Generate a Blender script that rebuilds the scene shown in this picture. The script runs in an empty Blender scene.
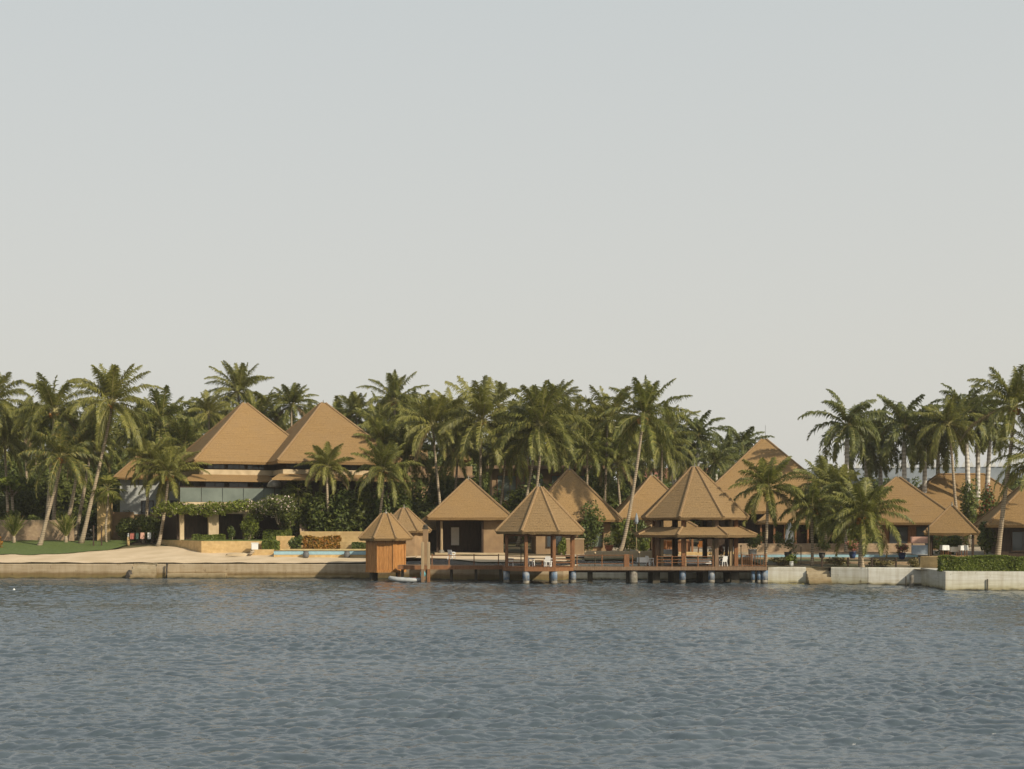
import bpy, math, random
import numpy as np
R = math.radians
PI = math.pi
S = bpy.context.scene
COL = S.collection

# ------------------------------------------------------------------ camera model
H, HY, F = 5.0, 525.5, 1380.0          # eye height, horizon row, focal length in px


def X(px, Y):
    return (px - 512.0) * Y / F


def Z(py, Y):
    return H - (py - HY) * Y / F


def lerp(x, pts):
    return float(np.interp(x, [p[0] for p in pts], [p[1] for p in pts]))


PL = [(130, 1.3), (138, 2.0), (141, 2.25), (152, 3.2), (165, 3.3), (200, 3.7), (300, 4.5), (900, 5)]
PM = [(124, 1.5), (127, 1.85), (133, 2.15), (150, 2.6), (200, 3.5), (300, 4.5), (900, 5)]
PR = [(104, 1.3), (118, 1.4), (124, 1.65), (130, 2.15), (150, 2.6), (200, 3.5), (300, 4.5), (900, 5)]


def ground(x, y):
    zl, zm, zr = lerp(y, PL), lerp(y, PM), lerp(y, PR)
    a = min(1, max(0, (x + 16) / 8.0)); a = a * a * (3 - 2 * a)
    b = min(1, max(0, (x - 18) / 8.0)); b = b * b * (3 - 2 * b)
    return (zl * (1 - a) + zm * a) * (1 - b) + zr * b


SHORE = [(-260, 131), (-48, 130.5), (-14.3, 130), (-6, 127), (-2.9, 124.7), (4.6, 124.7), (5.8, 127), (21.8, 127), (21.9, 118),
         (25.1, 118), (27.2, 117.3), (29.8, 116), (33.9, 115), (34.0, 107), (80, 104), (300, 100)]


def shore(x):
    return lerp(x, SHORE)

# ------------------------------------------------------------------ scene helpers


def tag(o, label=None, cat=None, group=None, kind=None):
    if label: o['label'] = label
    if cat: o['category'] = cat
    if group: o['group'] = group
    if kind: o['kind'] = kind
    return o


def thing(name, label, cat, loc=(0, 0, 0), rz=0.0, group=None):
    o = bpy.data.objects.new(name, None)
    COL.objects.link(o)
    o.location = loc
    o.rotation_euler = (0, 0, rz)
    o.empty_display_size = 0.3
    return tag(o, label, cat, group)


def copy_tree(o, parent=None):
    c = o.copy()
    COL.objects.link(c)
    if parent: c.parent = parent
    for ch in list(o.children):
        copy_tree(ch, c)
    return c


class MB:
    def __init__(s):
        s.v, s.f, s.m = [], [], []

    def add(s, vs, fs, mi=0):
        b = len(s.v)
        s.v.extend([tuple(map(float, p)) for p in vs])
        s.f.extend([tuple(int(i) + b for i in f) for f in fs])
        s.m.extend([mi] * len(fs))
        return s

    def box(s, x0, x1, y0, y1, z0, z1, mi=0):
        vs = [(x0, y0, z0), (x1, y0, z0), (x1, y1, z0), (x0, y1, z0), (x0, y0, z1), (x1, y0, z1), (x1, y1, z1), (x0, y1, z1)]
        fs = [(0, 3, 2, 1), (4, 5, 6, 7), (0, 1, 5, 4), (1, 2, 6, 5), (2, 3, 7, 6), (3, 0, 4, 7)]
        return s.add(vs, fs, mi)

    def bbox(s, x0, x1, y0, y1, z0, z1, b=0.02, mi=0):
        """box with chamfered vertical and top edges"""
        p = [(x0 + b, y0), (x1 - b, y0), (x1, y0 + b), (x1, y1 - b), (x1 - b, y1), (x0 + b, y1), (x0, y1 - b), (x0, y0 + b)]
        q = [(x0 + 2 * b, y0 + b), (x1 - 2 * b, y0 + b), (x1 - b, y0 + 2 * b), (x1 - b, y1 - 2 * b), (x1 - 2 * b, y1 - b), (x0 + 2 * b, y1 - b), (x0 + b, y1 - 2 * b), (x0 + b, y0 + 2 * b)]
        vs = [(a, c, z0) for a, c in p] + [(a, c, z1 - b) for a, c in p] + [(a, c, z1) for a, c in q]
        fs = [tuple(range(7, -1, -1)), tuple(range(16, 24))]
        for i in range(8):
            j = (i + 1) % 8
            fs += [(i, j, 8 + j, 8 + i), (8 + i, 8 + j, 16 + j, 16 + i)]
        return s.add(vs, fs, mi)

    def prism(s, poly, z0, z1, mi=0):
        n = len(poly)
        ar = sum(poly[i][0] * poly[(i + 1) % n][1] - poly[(i + 1) % n][0] * poly[i][1] for i in range(n))
        if ar < 0: poly = poly[::-1]
        zb = z0 if hasattr(z0, '__len__') else [z0] * n
        zt = z1 if hasattr(z1, '__len__') else [z1] * n
        vs = [(p[0], p[1], zb[i]) for i, p in enumerate(poly)] + [(p[0], p[1], zt[i]) for i, p in enumerate(poly)]
        fs = [tuple(range(n - 1, -1, -1)), tuple(range(n, 2 * n))]
        fs += [(i, (i + 1) % n, n + (i + 1) % n, n + i) for i in range(n)]
        return s.add(vs, fs, mi)

    def tube(s, pts, rads, n=8, cap=True, mi=0):
        pts = [np.array(p, float) for p in pts]
        vs, fs = [], []
        k = len(pts)
        for i, p in enumerate(pts):
            t = pts[min(i + 1, k - 1)] - pts[max(i - 1, 0)]
            t = t / (np.linalg.norm(t) + 1e-9)
            up = np.array([0, 0, 1.0]) if abs(t[2]) < 0.9 else np.array([1.0, 0, 0])
            a = np.cross(up, t); a /= np.linalg.norm(a)
            b = np.cross(t, a)
            for j in range(n):
                an = 2 * PI * j / n
                vs.append(p + rads[i] * (math.cos(an) * a + math.sin(an) * b))
        for i in range(k - 1):
            for j in range(n):
                fs.append((i * n + j, i * n + (j + 1) % n, (i + 1) * n + (j + 1) % n, (i + 1) * n + j))
        if cap:
            fs += [tuple(range(n - 1, -1, -1)), tuple(range((k - 1) * n, k * n))]
        return s.add(vs, fs, mi)

    def bar(s, p, q, w, d=None, mi=0):
        d = d or w
        return s.tube([p, q], [w * 0.7071, w * 0.7071], 4, True, mi)

    def ball(s, c, r, nu=8, nv=5, mi=0):
        r = r if hasattr(r, '__len__') else (r, r, r)
        vs = [(c[0], c[1], c[2] - r[2])]
        for i in range(1, nv):
            a = PI * i / nv
            for j in range(nu):
                b = 2 * PI * j / nu
                vs.append((c[0] + r[0] * math.sin(a) * math.cos(b), c[1] + r[1] * math.sin(a) * math.sin(b), c[2] - r[2] * math.cos(a)))
        vs.append((c[0], c[1], c[2] + r[2]))
        fs = []
        for j in range(nu):
            fs.append((0, 1 + (j + 1) % nu, 1 + j))
            fs.append((len(vs) - 1, len(vs) - 1 - nu + j, len(vs) - 1 - nu + (j + 1) % nu))
        for i in range(nv - 2):
            for j in range(nu):
                a, b = 1 + i * nu + j, 1 + i * nu + (j + 1) % nu
                fs.append((a, b, b + nu, a + nu))
        return s.add(vs, fs, mi)

    def lathe(s, c, prof, n=14, mi=0):
        vs, fs = [], []
        for (r, z) in prof:
            for j in range(n):
                a = 2 * PI * j / n
                vs.append((c[0] + r * math.cos(a), c[1] + r * math.sin(a), c[2] + z))
        for i in range(len(prof) - 1):
            for j in range(n):
                fs.append((i * n + j, i * n + (j + 1) % n, (i + 1) * n + (j + 1) % n, (i + 1) * n + j))
        fs += [tuple(range(n - 1, -1, -1)), tuple(range((len(prof) - 1) * n, len(prof) * n))]
        return s.add(vs, fs, mi)

    def mesh(s, name, mats, smooth=False):
        me = bpy.data.meshes.new(name)
        me.from_pydata(s.v, [], s.f)
        mats = mats if isinstance(mats, (list, tuple)) else [mats]
        for m in mats: me.materials.append(m)
        if len(mats) > 1: me.polygons.foreach_set('material_index', s.m)
        if smooth: me.polygons.foreach_set('use_smooth', [True] * len(me.polygons))
        me.update()
        return me

    def build(s, name, mats, parent=None, smooth=False, loc=None, rz=None):
        o = bpy.data.objects.new(name, s.mesh(name, mats, smooth))
        COL.objects.link(o)
        if parent: o.parent = parent
        if loc: o.location = loc
        if rz is not None: o.rotation_euler = (0, 0, rz)
        return o


def link_mesh(name, me, parent=None, loc=None, rz=None, sc=None):
    o = bpy.data.objects.new(name, me)
    COL.objects.link(o)
    if parent: o.parent = parent
    if loc: o.location = loc
    if rz is not None: o.rotation_euler = (0, 0, rz)
    if sc is not None: o.scale = (sc, sc, sc) if not hasattr(sc, '__len__') else sc
    return o

# ------------------------------------------------------------------ materials


def new_mat(name):
    m = bpy.data.materials.new(name)
    m.use_nodes = True
    nt = m.node_tree
    return m, nt, nt.nodes['Principled BSDF'], nt.nodes['Material Output']


def nd(nt, t, **kw):
    n = nt.nodes.new(t)
    for k, v in kw.items():
        if k in n.inputs: n.inputs[k].default_value = v
        else: setattr(n, k, v)
    return n


def mapped(nt, scale=(1, 1, 1), coord='Object'):
    tc = nd(nt, 'ShaderNodeTexCoord')
    mp = nd(nt, 'ShaderNodeMapping')
    mp.inputs['Scale'].default_value = scale
    nt.links.new(tc.outputs[coord], mp.inputs['Vector'])
    return mp.outputs['Vector']


def ramp(nt, fac, stops):
    r = nd(nt, 'ShaderNodeValToRGB')
    el = r.color_ramp.elements
    while len(el) < len(stops): el.new(0.5)
    for e, (p, c) in zip(el, stops):
        e.position = p
        e.color = (*c, 1) if len(c) == 3 else c
    nt.links.new(fac, r.inputs['Fac'])
    return r.outputs['Color']


def noise(nt, vec, scale=5, detail=4, rough=0.55):
    n = nd(nt, 'ShaderNodeTexNoise')
    n.inputs['Scale'].default_value = scale
    n.inputs['Detail'].default_value = detail
    n.inputs['Roughness'].default_value = rough
    nt.links.new(vec, n.inputs['Vector'])
    return n.outputs['Fac']


def mix(nt, fac, a, b, mode='MIX'):
    m = nd(nt, 'ShaderNodeMix', data_type='RGBA', blend_type=mode)
    for sock, v in ((m.inputs[0], fac), (m.inputs[6], a), (m.inputs[7], b)):
        if hasattr(v, 'node'): nt.links.new(v, sock)
        elif hasattr(v, '__len__'): sock.default_value = (*v, 1)
        else: sock.default_value = v
    return m.outputs[2]


def math_(nt, op, a, b=None):
    m = nd(nt, 'ShaderNodeMath', operation=op)
    for s_, v in zip(m.inputs, (a, b)):
        if v is None: continue
        if hasattr(v, 'node'): nt.links.new(v, s_)
        else: s_.default_value = v
    return m.outputs[0]


def bump(nt, bs, h, strength=0.4, dist=0.05):
    b = nd(nt, 'ShaderNodeBump')
    b.inputs['Strength'].default_value = strength
    b.inputs['Distance'].default_value = dist
    nt.links.new(h, b.inputs['Height'])
    nt.links.new(b.outputs['Normal'], bs.inputs['Normal'])


def basic(name, c0, c1, scale=(1, 1, 1), ns=2.0, rough=0.8, bs=0.3, spec=0.3, detail=5, lo=0.3, hi=0.7, big=None):
    m, nt, p, out = new_mat(name)
    v = mapped(nt, scale)
    n = noise(nt, v, ns, detail)
    col = ramp(nt, n, [(lo, c0), (hi, c1)])
    if big:
        n2 = noise(nt, mapped(nt), big[0], 3)
        f = ramp(nt, n2, [(0.42, (0, 0, 0)), (0.62, (1, 1, 1))])
        col = mix(nt, math_(nt, 'MULTIPLY', f, big[2]), col, big[1])
    nt.links.new(col, p.inputs['Base Color'])
    p.inputs['Roughness'].default_value = rough
    p.inputs['Specular IOR Level'].default_value = spec
    if bs: bump(nt, p, n, bs)
    return m


def thatch_mat(name, c0, c1, cw):
    m, nt, p, out = new_mat(name)
    tc = nd(nt, 'ShaderNodeTexCoord')
    v = tc.outputs['Object']
    n1 = noise(nt, v, 0.55, 4)
    n2 = noise(nt, mapped(nt, (7, 7, 3.5)), 1.6, 5, 0.7)
    n3 = noise(nt, mapped(nt, (0.8, 0.8, 9.0)), 2.0, 4)
    f = math_(nt, 'ADD', math_(nt, 'MULTIPLY', n2, 0.87), math_(nt, 'MULTIPLY', n3, 0.13))
    col = ramp(nt, f, [(0.32, c0), (0.68, c1)])
    col = mix(nt, math_(nt, 'MULTIPLY', ramp(nt, n1, [(0.4, (0, 0, 0)), (0.68, (1, 1, 1))]), 0.38), col, cw)
    oi = nd(nt, 'ShaderNodeObjectInfo')
    hs = nd(nt, 'ShaderNodeHueSaturation')
    nt.links.new(math_(nt, 'ADD', math_(nt, 'MULTIPLY', oi.outputs['Random'], 0.2), 0.9), hs.inputs['Value'])
    nt.links.new(col, hs.inputs['Color'])
    nt.links.new(hs.outputs['Color'], p.inputs['Base Color'])
    p.inputs['Roughness'].default_value = 0.9
    p.inputs['Specular IOR Level'].default_value = 0.15
    bump(nt, p, f, 0.6, 0.06)
    return m


def leaf_mat(name, c0, c1, c2, trans=0.3, rough=0.5):
    """c0..c1 leaf to leaf, c2 tints some whole plants"""
    m, nt, p, out = new_mat(name)
    geo = nd(nt, 'ShaderNodeNewGeometry')
    oi = nd(nt, 'ShaderNodeObjectInfo')
    col = ramp(nt, geo.outputs['Random Per Island'], [(0.0, c0), (0.75, c1), (1.0, c2)])
    col = mix(nt, math_(nt, 'MULTIPLY', oi.outputs['Random'], 0.45), col, c2)
    n = noise(nt, mapped(nt), 0.7, 3)
    hs = nd(nt, 'ShaderNodeHueSaturation')
    nt.links.new(math_(nt, 'ADD', math_(nt, 'MULTIPLY', n, 0.9), 0.55), hs.inputs['Value'])
    nt.links.new(col, hs.inputs['Color'])
    col = hs.outputs['Color']
    nt.links.new(col, p.inputs['Base Color'])
    p.inputs['Roughness'].default_value = rough
    p.inputs['Specular IOR Level'].default_value = 0.35
    tr = nd(nt, 'ShaderNodeBsdfTranslucent')
    nt.links.new(mix(nt, 0.5, col, (0.2, 0.22, 0.04)), tr.inputs['Color'])
    ms = nd(nt, 'ShaderNodeMixShader')
    ms.inputs['Fac'].default_value = trans
    nt.links.new(p.outputs['BSDF'], ms.inputs[1])
    nt.links.new(tr.outputs['BSDF'], ms.inputs[2])
    nt.links.new(ms.outputs['Shader'], out.inputs['Surface'])
    return m


def wall_stain(name, top, mid, low, z0, z1, z2):
    """concrete wall with a weathered tide band: real stains at fixed heights above the water"""
    m, nt, p, out = new_mat(name)
    geo = nd(nt, 'ShaderNodeNewGeometry')
    sx = nd(nt, 'ShaderNodeSeparateXYZ')
    nt.links.new(geo.outputs['Position'], sx.inputs[0])
    mp = nd(nt, 'ShaderNodeMapping'); mp.inputs['Scale'].default_value = (0.6, 0.6, 2.0)
    nt.links.new(geo.outputs['Position'], mp.inputs['Vector'])
    n = noise(nt, mp.outputs[0], 1.3, 6, 0.65)
    mp2 = nd(nt, 'ShaderNodeMapping'); mp2.inputs['Scale'].default_value = (2.2, 2.2, 0.25)
    nt.links.new(geo.outputs['Position'], mp2.inputs['Vector'])
    nst = noise(nt, mp2.outputs[0], 1.2, 4)
    zz = math_(nt, 'ADD', sx.outputs['Z'], math_(nt, 'MULTIPLY', math_(nt, 'SUBTRACT', n, 0.5), 0.55))
    mr = nd(nt, 'ShaderNodeMapRange'); mr.inputs['From Min'].default_value = -0.2; mr.inputs['From Max'].default_value = 1.8
    nt.links.new(zz, mr.inputs['Value'])
    g = lambda z: (z + 0.2) / 2.0
    col = ramp(nt, mr.outputs[0], [(g(z0), (0.045, 0.04, 0.022)), (g(z0 + 0.12), low), (g(z1), mid), (g(z2), top)])
    dirt = ramp(nt, nst, [(0.35, (0.78, 0.74, 0.68)), (0.6, (1, 1, 1))])
    col = mix(nt, 0.8, col, dirt, 'MULTIPLY')
    mp3 = nd(nt, 'ShaderNodeMapping'); mp3.inputs['Scale'].default_value = (0.35, 0.35, 7.0)
    nt.links.new(geo.outputs['Position'], mp3.inputs['Vector'])
    boards = ramp(nt, noise(nt, mp3.outputs[0], 1.0, 3), [(0.38, (0.80, 0.78, 0.72)), (0.55, (1, 1, 1))])
    col = mix(nt, 0.6, col, boards, 'MULTIPLY')
    mp4 = nd(nt, 'ShaderNodeMapping'); mp4.inputs['Scale'].default_value = (1.5, 1.5, 1.1)
    nt.links.new(geo.outputs['Position'], mp4.inputs['Vector'])
    spots = ramp(nt, noise(nt, mp4.outputs[0], 1.7, 2), [(0.24, (0.45, 0.40, 0.33)), (0.34, (1, 1, 1))])
    col = mix(nt, 0.9, col, spots, 'MULTIPLY')
    nt.links.new(col, p.inputs['Base Color'])
    p.inputs['Roughness'].default_value = 0.85
    bump(nt, p, n, 0.5, 0.05)
    return m


def wood(name, c0, c1, rough=0.6):
    return basic(name, c0, c1, (6, 6, 0.8), 2.0, rough, 0.2, 0.3)


def plain(name, c, rough=0.6, spec=0.4, var=0.12):
    return basic(name, tuple(x * (1 - var) for x in c), tuple(min(1, x * (1 + var)) for x in c), (1, 1, 1), 3.0, rough, 0.1, spec)


M = {}
M['thatch'] = thatch_mat('thatch', (0.172, 0.107, 0.046), (0.33, 0.207, 0.089), (0.235, 0.155, 0.08))
M['thatch_pale'] = thatch_mat('thatch_pale', (0.165, 0.107, 0.051), (0.345, 0.226, 0.107), (0.25, 0.17, 0.09))
M['ridge'] = thatch_mat('ridge_thatch', (0.17, 0.11, 0.055), (0.36, 0.235, 0.12), (0.24, 0.16, 0.085))
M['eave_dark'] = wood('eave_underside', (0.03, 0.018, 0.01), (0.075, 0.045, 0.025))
M['wood_red'] = wood('red_brown_timber', (0.14, 0.062, 0.025), (0.28, 0.13, 0.056))
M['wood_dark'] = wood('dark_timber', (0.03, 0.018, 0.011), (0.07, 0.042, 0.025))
M['wood_orange'] = wood('varnished_timber', (0.28, 0.12, 0.033), (0.48, 0.225, 0.07), 0.5)
M['wood_deck'] = wood('deck_timber', (0.13, 0.08, 0.045), (0.25, 0.16, 0.095))
M['wood_pale'] = wood('pale_timber', (0.25, 0.18, 0.10), (0.42, 0.31, 0.18))
M['tan_wall'] = basic('tan_render', (0.23, 0.145, 0.075), (0.34, 0.225, 0.12), ns=1.2, big=(0.8, (0.2, 0.13, 0.075), 0.5))
M['beige'] = basic('beige_render', (0.42, 0.32, 0.19), (0.55, 0.43, 0.27), ns=1.5, big=(0.6, (0.3, 0.22, 0.13), 0.4))
M['yellow_stone'] = basic('yellow_limestone', (0.44, 0.29, 0.12), (0.64, 0.46, 0.22), (1, 1, 1.4), 2.0, big=(0.9, (0.4, 0.27, 0.13), 0.5))
M['pink_stone'] = basic('pink_tan_stone', (0.27, 0.185, 0.11), (0.42, 0.305, 0.19), (1.3, 1.3, 2), 2.2, bs=0.6, big=(0.7, (0.24, 0.17, 0.12), 0.5))
M['white_wall'] = basic('white_render', (0.50, 0.50, 0.48), (0.63, 0.63, 0.60), ns=1.0, big=(0.5, (0.42, 0.43, 0.42), 0.5))
M['grey_far'] = basic('haze_grey_blue', (0.23, 0.26, 0.29), (0.30, 0.33, 0.36), ns=0.4)  # distance haze on the far hall is put into this grey-blue
M['white'] = plain('white_plastic', (0.78, 0.78, 0.75), 0.4, 0.5, 0.04)
M['cloth_white'] = plain('white_cloth', (0.72, 0.71, 0.67), 0.9, 0.1, 0.06)
M['cloth_pink'] = plain('pink_cloth', (0.62, 0.36, 0.27), 0.9, 0.1)
M['cloth_red'] = plain('red_cloth', (0.40, 0.14, 0.11), 0.9, 0.1)
M['cloth_green'] = plain('green_cloth', (0.18, 0.27, 0.21), 0.9, 0.1)
M['orange_wood'] = wood('orange_timber', (0.38, 0.13, 0.025), (0.55, 0.21, 0.05))
M['terracotta'] = plain('terracotta', (0.34, 0.12, 0.06))
M['blue_glaze'] = plain('blue_glaze', (0.035, 0.06, 0.16), 0.3, 0.6)
M['grey_pot'] = plain('grey_pot', (0.12, 0.12, 0.12))
M['blue_paint'] = basic('blue_paint', (0.06, 0.11, 0.19), (0.14, 0.21, 0.30), ns=3, big=(2.0, (0.42, 0.40, 0.36), 0.65))
M['pool_tile'] = plain('pool_tile', (0.30, 0.47, 0.53), 0.3, 0.5, 0.1)
M['pier'] = basic('pier_concrete', (0.11, 0.095, 0.075), (0.33, 0.30, 0.245), (1.5, 1.5, 1), 2.0, big=(1.2, (0.10, 0.09, 0.06), 0.6))
M['pier_dark'] = basic('algae_shade_concrete', (0.035, 0.03, 0.022), (0.09, 0.075, 0.05), ns=2)  # algae growth, and the shade tone of the rear jetty piles
M['quay'] = wall_stain('quay_concrete', (0.40, 0.315, 0.205), (0.20, 0.135, 0.058), (0.185, 0.14, 0.05), 0.02, 0.45, 0.72)
M['wall_pale'] = wall_stain('pale_seawall', (0.66, 0.64, 0.57), (0.60, 0.56, 0.46), (0.40, 0.35, 0.22), 0.02, 0.25, 0.5)
M['wall_grey'] = wall_stain('grey_seawall', (0.57, 0.55, 0.48), (0.52, 0.49, 0.37), (0.36, 0.32, 0.19), 0.02, 0.35, 0.95)
M['wall_under'] = wall_stain('jetty_backwall', (0.74, 0.70, 0.56), (0.70, 0.66, 0.50), (0.55, 0.50, 0.32), 0.02, 0.25, 0.5)  # raised albedo stands in for sunlight the pavilion keeps off
M['steps'] = wall_stain('step_stone', (0.40, 0.33, 0.22), (0.29, 0.22, 0.12), (0.17, 0.13, 0.06), 0.02, 0.3, 0.9)
M['dark_shade'] = basic('dark_shade_tone', (0.03, 0.025, 0.02), (0.09, 0.075, 0.06), ns=2, bs=0.8)  # shade tone for the lumps on the boat steps; also the mooring post
M['soil'] = basic('garden_soil', (0.10, 0.075, 0.04), (0.22, 0.17, 0.10), ns=1.2, big=(0.25, (0.07, 0.09, 0.03), 0.7))
M['sand'] = basic('beach_sand', (0.56, 0.435, 0.285), (0.68, 0.545, 0.38), (1, 1, 1), 0.9, 0.95, 0.6, 0.1, 7, 0.3, 0.7, big=(0.45, (0.47, 0.36, 0.22), 0.6))
M['paving'] = basic('terrace_paving', (0.33, 0.27, 0.19), (0.46, 0.39, 0.29), ns=1.4)
M['grass'] = basic('short_grass', (0.055, 0.085, 0.022), (0.14, 0.18, 0.046), ns=6, bs=0.8, detail=8)
M['wing_wall'] = basic('shaded_white_render', (0.33, 0.34, 0.325), (0.44, 0.45, 0.425), ns=1.0, big=(0.5, (0.29, 0.30, 0.285), 0.5))  # white render darkened: the wing's shade is put into its colour
M['glass'] = None
m, nt, p, out = new_mat('window_glass')
p.inputs['Base Color'].default_value = (0.05, 0.06, 0.065, 1); p.inputs['Roughness'].default_value = 0.08
n_ = noise(nt, mapped(nt), 1.2, 2); bump(nt, p, n_, 0.05, 0.02)
M['glass'] = m
m, nt, p, out = new_mat('balcony_glass')
n_ = noise(nt, mapped(nt), 0.6, 3)
nt.links.new(ramp(nt, n_, [(0.3, (0.10, 0.12, 0.10)), (0.7, (0.16, 0.185, 0.155))]), p.inputs['Base Color']); p.inputs['Roughness'].default_value = 0.55; p.inputs['Specular IOR Level'].default_value = 0.25
M['bal_glass'] = m
m, nt, p, out = new_mat('pool_water')
n_ = noise(nt, mapped(nt), 2.0, 3); bump(nt, p, n_, 0.3, 0.03)
p.inputs['Base Color'].default_value = (0.12, 0.34, 0.42, 1); p.inputs['Roughness'].default_value = 0.06
M['pool_water'] = m

M['frond'] = leaf_mat('palm_frond', (0.046, 0.064, 0.013), (0.185, 0.195, 0.040), (0.31, 0.275, 0.068), 0.36)
M['frond_yellow'] = leaf_mat('yellow_palm_frond', (0.06, 0.08, 0.018), (0.17, 0.17, 0.04), (0.30, 0.23, 0.05), 0.3)
M['frond_royal'] = leaf_mat('royal_palm_frond', (0.036, 0.053, 0.013), (0.125, 0.145, 0.036), (0.19, 0.19, 0.052), 0.3)
M['frond_dead'] = leaf_mat('dry_frond', (0.10, 0.065, 0.028), (0.19, 0.13, 0.058), (0.2, 0.15, 0.07), 0.15, 0.8)
M['rachis'] = plain('frond_midrib', (0.25, 0.22, 0.08), 0.6)
M['coconut'] = plain('coconut_husk', (0.36, 0.17, 0.04), 0.6, 0.3, 0.3)
M['leaf_dark'] = leaf_mat('dark_leaf', (0.034, 0.054, 0.012), (0.115, 0.145, 0.030), (0.17, 0.18, 0.04), 0.36)
M['leaf_mid'] = leaf_mat('green_leaf', (0.034, 0.055, 0.012), (0.105, 0.14, 0.030), (0.16, 0.17, 0.04), 0.33)
M['leaf_hedge'] = leaf_mat('hedge_leaf', (0.04, 0.07, 0.011), (0.175, 0.22, 0.030), (0.24, 0.26, 0.045), 0.42)
M['leaf_croton'] = leaf_mat('croton_leaf', (0.12, 0.10, 0.015), (0.36, 0.20, 0.03), (0.40, 0.13, 0.03), 0.3)
M['leaf_dry'] = leaf_mat('dry_grass_leaf', (0.12, 0.085, 0.035), (0.26, 0.19, 0.08), (0.18, 0.17, 0.06), 0.2)
M['petal_pink'] = leaf_mat('pink_petal', (0.45, 0.10, 0.09), (0.62, 0.2, 0.16), (0.6, 0.25, 0.2), 0.3)
M['petal_white'] = leaf_mat('white_petal', (0.55, 0.42, 0.38), (0.72, 0.62, 0.56), (0.7, 0.55, 0.5), 0.3)
M['petal_red'] = leaf_mat('red_petal', (0.28, 0.03, 0.02), (0.42, 0.07, 0.04), (0.4, 0.1, 0.08), 0.3)


def bark(name, c0, c1, ring):
    m, nt, p, out = new_mat(name)
    geo = nd(nt, 'ShaderNodeTexCoord')
    w = nd(nt, 'ShaderNodeTexWave', wave_type='BANDS', bands_direction='Z')
    w.inputs['Scale'].default_value = ring; w.inputs['Distortion'].default_value = 1.5; w.inputs['Detail'].default_value = 3
    nt.links.new(geo.outputs['Object'], w.inputs['Vector'])
    n = noise(nt, mapped(nt, (3, 3, 0.6)), 1.5, 5)
    f = math_(nt, 'ADD', math_(nt, 'MULTIPLY', w.outputs['Fac'], 0.35), math_(nt, 'MULTIPLY', n, 0.65))
    nt.links.new(ramp(nt, f, [(0.25, c0), (0.72, c1)]), p.inputs['Base Color'])
    p.inputs['Roughness'].default_value = 0.9
    bump(nt, p, f, 0.5, 0.04)
    return m


M['bark'] = bark('coconut_bark', (0.16, 0.12, 0.078), (0.42, 0.335, 0.23), 1.6)
M['bark_royal'] = bark('royal_palm_bark', (0.32, 0.29, 0.25), (0.62, 0.58, 0.52), 0.7)
M['shaft'] = plain('crownshaft_green', (0.09, 0.14, 0.05), 0.4)

# ------------------------------------------------------------------ world, sun, camera
SUN_AZ, SUN_EL = 48.0, 32.0           # degrees to the right of the direction back towards the viewer
w = bpy.data.worlds.new('World'); S.world = w; w.use_nodes = True
nt = w.node_tree
bg = nt.nodes['Background']
sky = nd(nt, 'ShaderNodeTexSky')
sky.sky_type = 'NISHITA'
sky.sun_disc = False
sky.sun_elevation = R(SUN_EL)
sky.sun_rotation = R(180 - SUN_AZ)
sky.altitude = 0
sky.air_density = 1.0
sky.dust_density = 6.0
sky.ozone_density = 1.0
# thick dusty air: the sky's own colour washed towards a flat warm grey, a touch bluer overhead
tcw = nd(nt, 'ShaderNodeTexCoord')
sxyz = nd(nt, 'ShaderNodeSeparateXYZ'); nt.links.new(tcw.outputs['Generated'], sxyz.inputs[0])
veil = ramp(nt, sxyz.outputs['Z'], [(0.0, (0.975, 0.955, 0.885)), (0.12, (0.96, 0.953, 0.885)), (0.36, (0.86, 0.905, 0.895)), (0.6, (0.60, 0.68, 0.75)), (1.0, (0.34, 0.42, 0.52))])
veil = mix(nt, 1.0, veil, (7.65, 7.62, 7.58), 'MULTIPLY')
SKYMIX = mix(nt, 0.85, sky.outputs['Color'], veil)
nt.links.new(SKYMIX, bg.inputs['Color'])
bg.inputs['Strength'].default_value = 0.1

sd = bpy.data.lights.new('sun', 'SUN')
sd.energy = 4.7; sd.angle = R(0.8); sd.color = (1.0, 0.90, 0.72)
so = bpy.data.objects.new('sun', sd); COL.objects.link(so)
dirv = (math.cos(R(SUN_EL)) * math.sin(R(SUN_AZ)), -math.cos(R(SUN_EL)) * math.cos(R(SUN_AZ)), math.sin(R(SUN_EL)))
import mathutils
so.rotation_euler = mathutils.Vector(dirv).to_track_quat('Z', 'Y').to_euler()
so.location = (60, 20, 60)

cd = bpy.data.cameras.new('camera')
cd.sensor_width = 36.0; cd.lens = F / 1024 * 36.0
cd.shift_y = (HY - 384.5) / 1024.0
cd.clip_start = 0.5; cd.clip_end = 8000
co = bpy.data.objects.new('camera', cd); COL.objects.link(co)
co.location = (0, 0, H); co.rotation_euler = (R(90), 0, 0)
S.camera = co
S.view_settings.view_transform = 'Standard'; S.view_settings.look = 'None'; S.view_settings.exposure = 0; S.view_settings.gamma = 1
S.cycles.use_denoising = True
S.cycles.use_adaptive_sampling = False
S.cycles.sample_clamp_direct = 1.5
S.cycles.max_bounces = 6; S.cycles.transparent_max_bounces = 4; S.cycles.caustics_reflective = False; S.cycles.caustics_refractive = False

# ------------------------------------------------------------------ water
HAZE = 0.00022
WAVE_A = 0.0095


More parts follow.
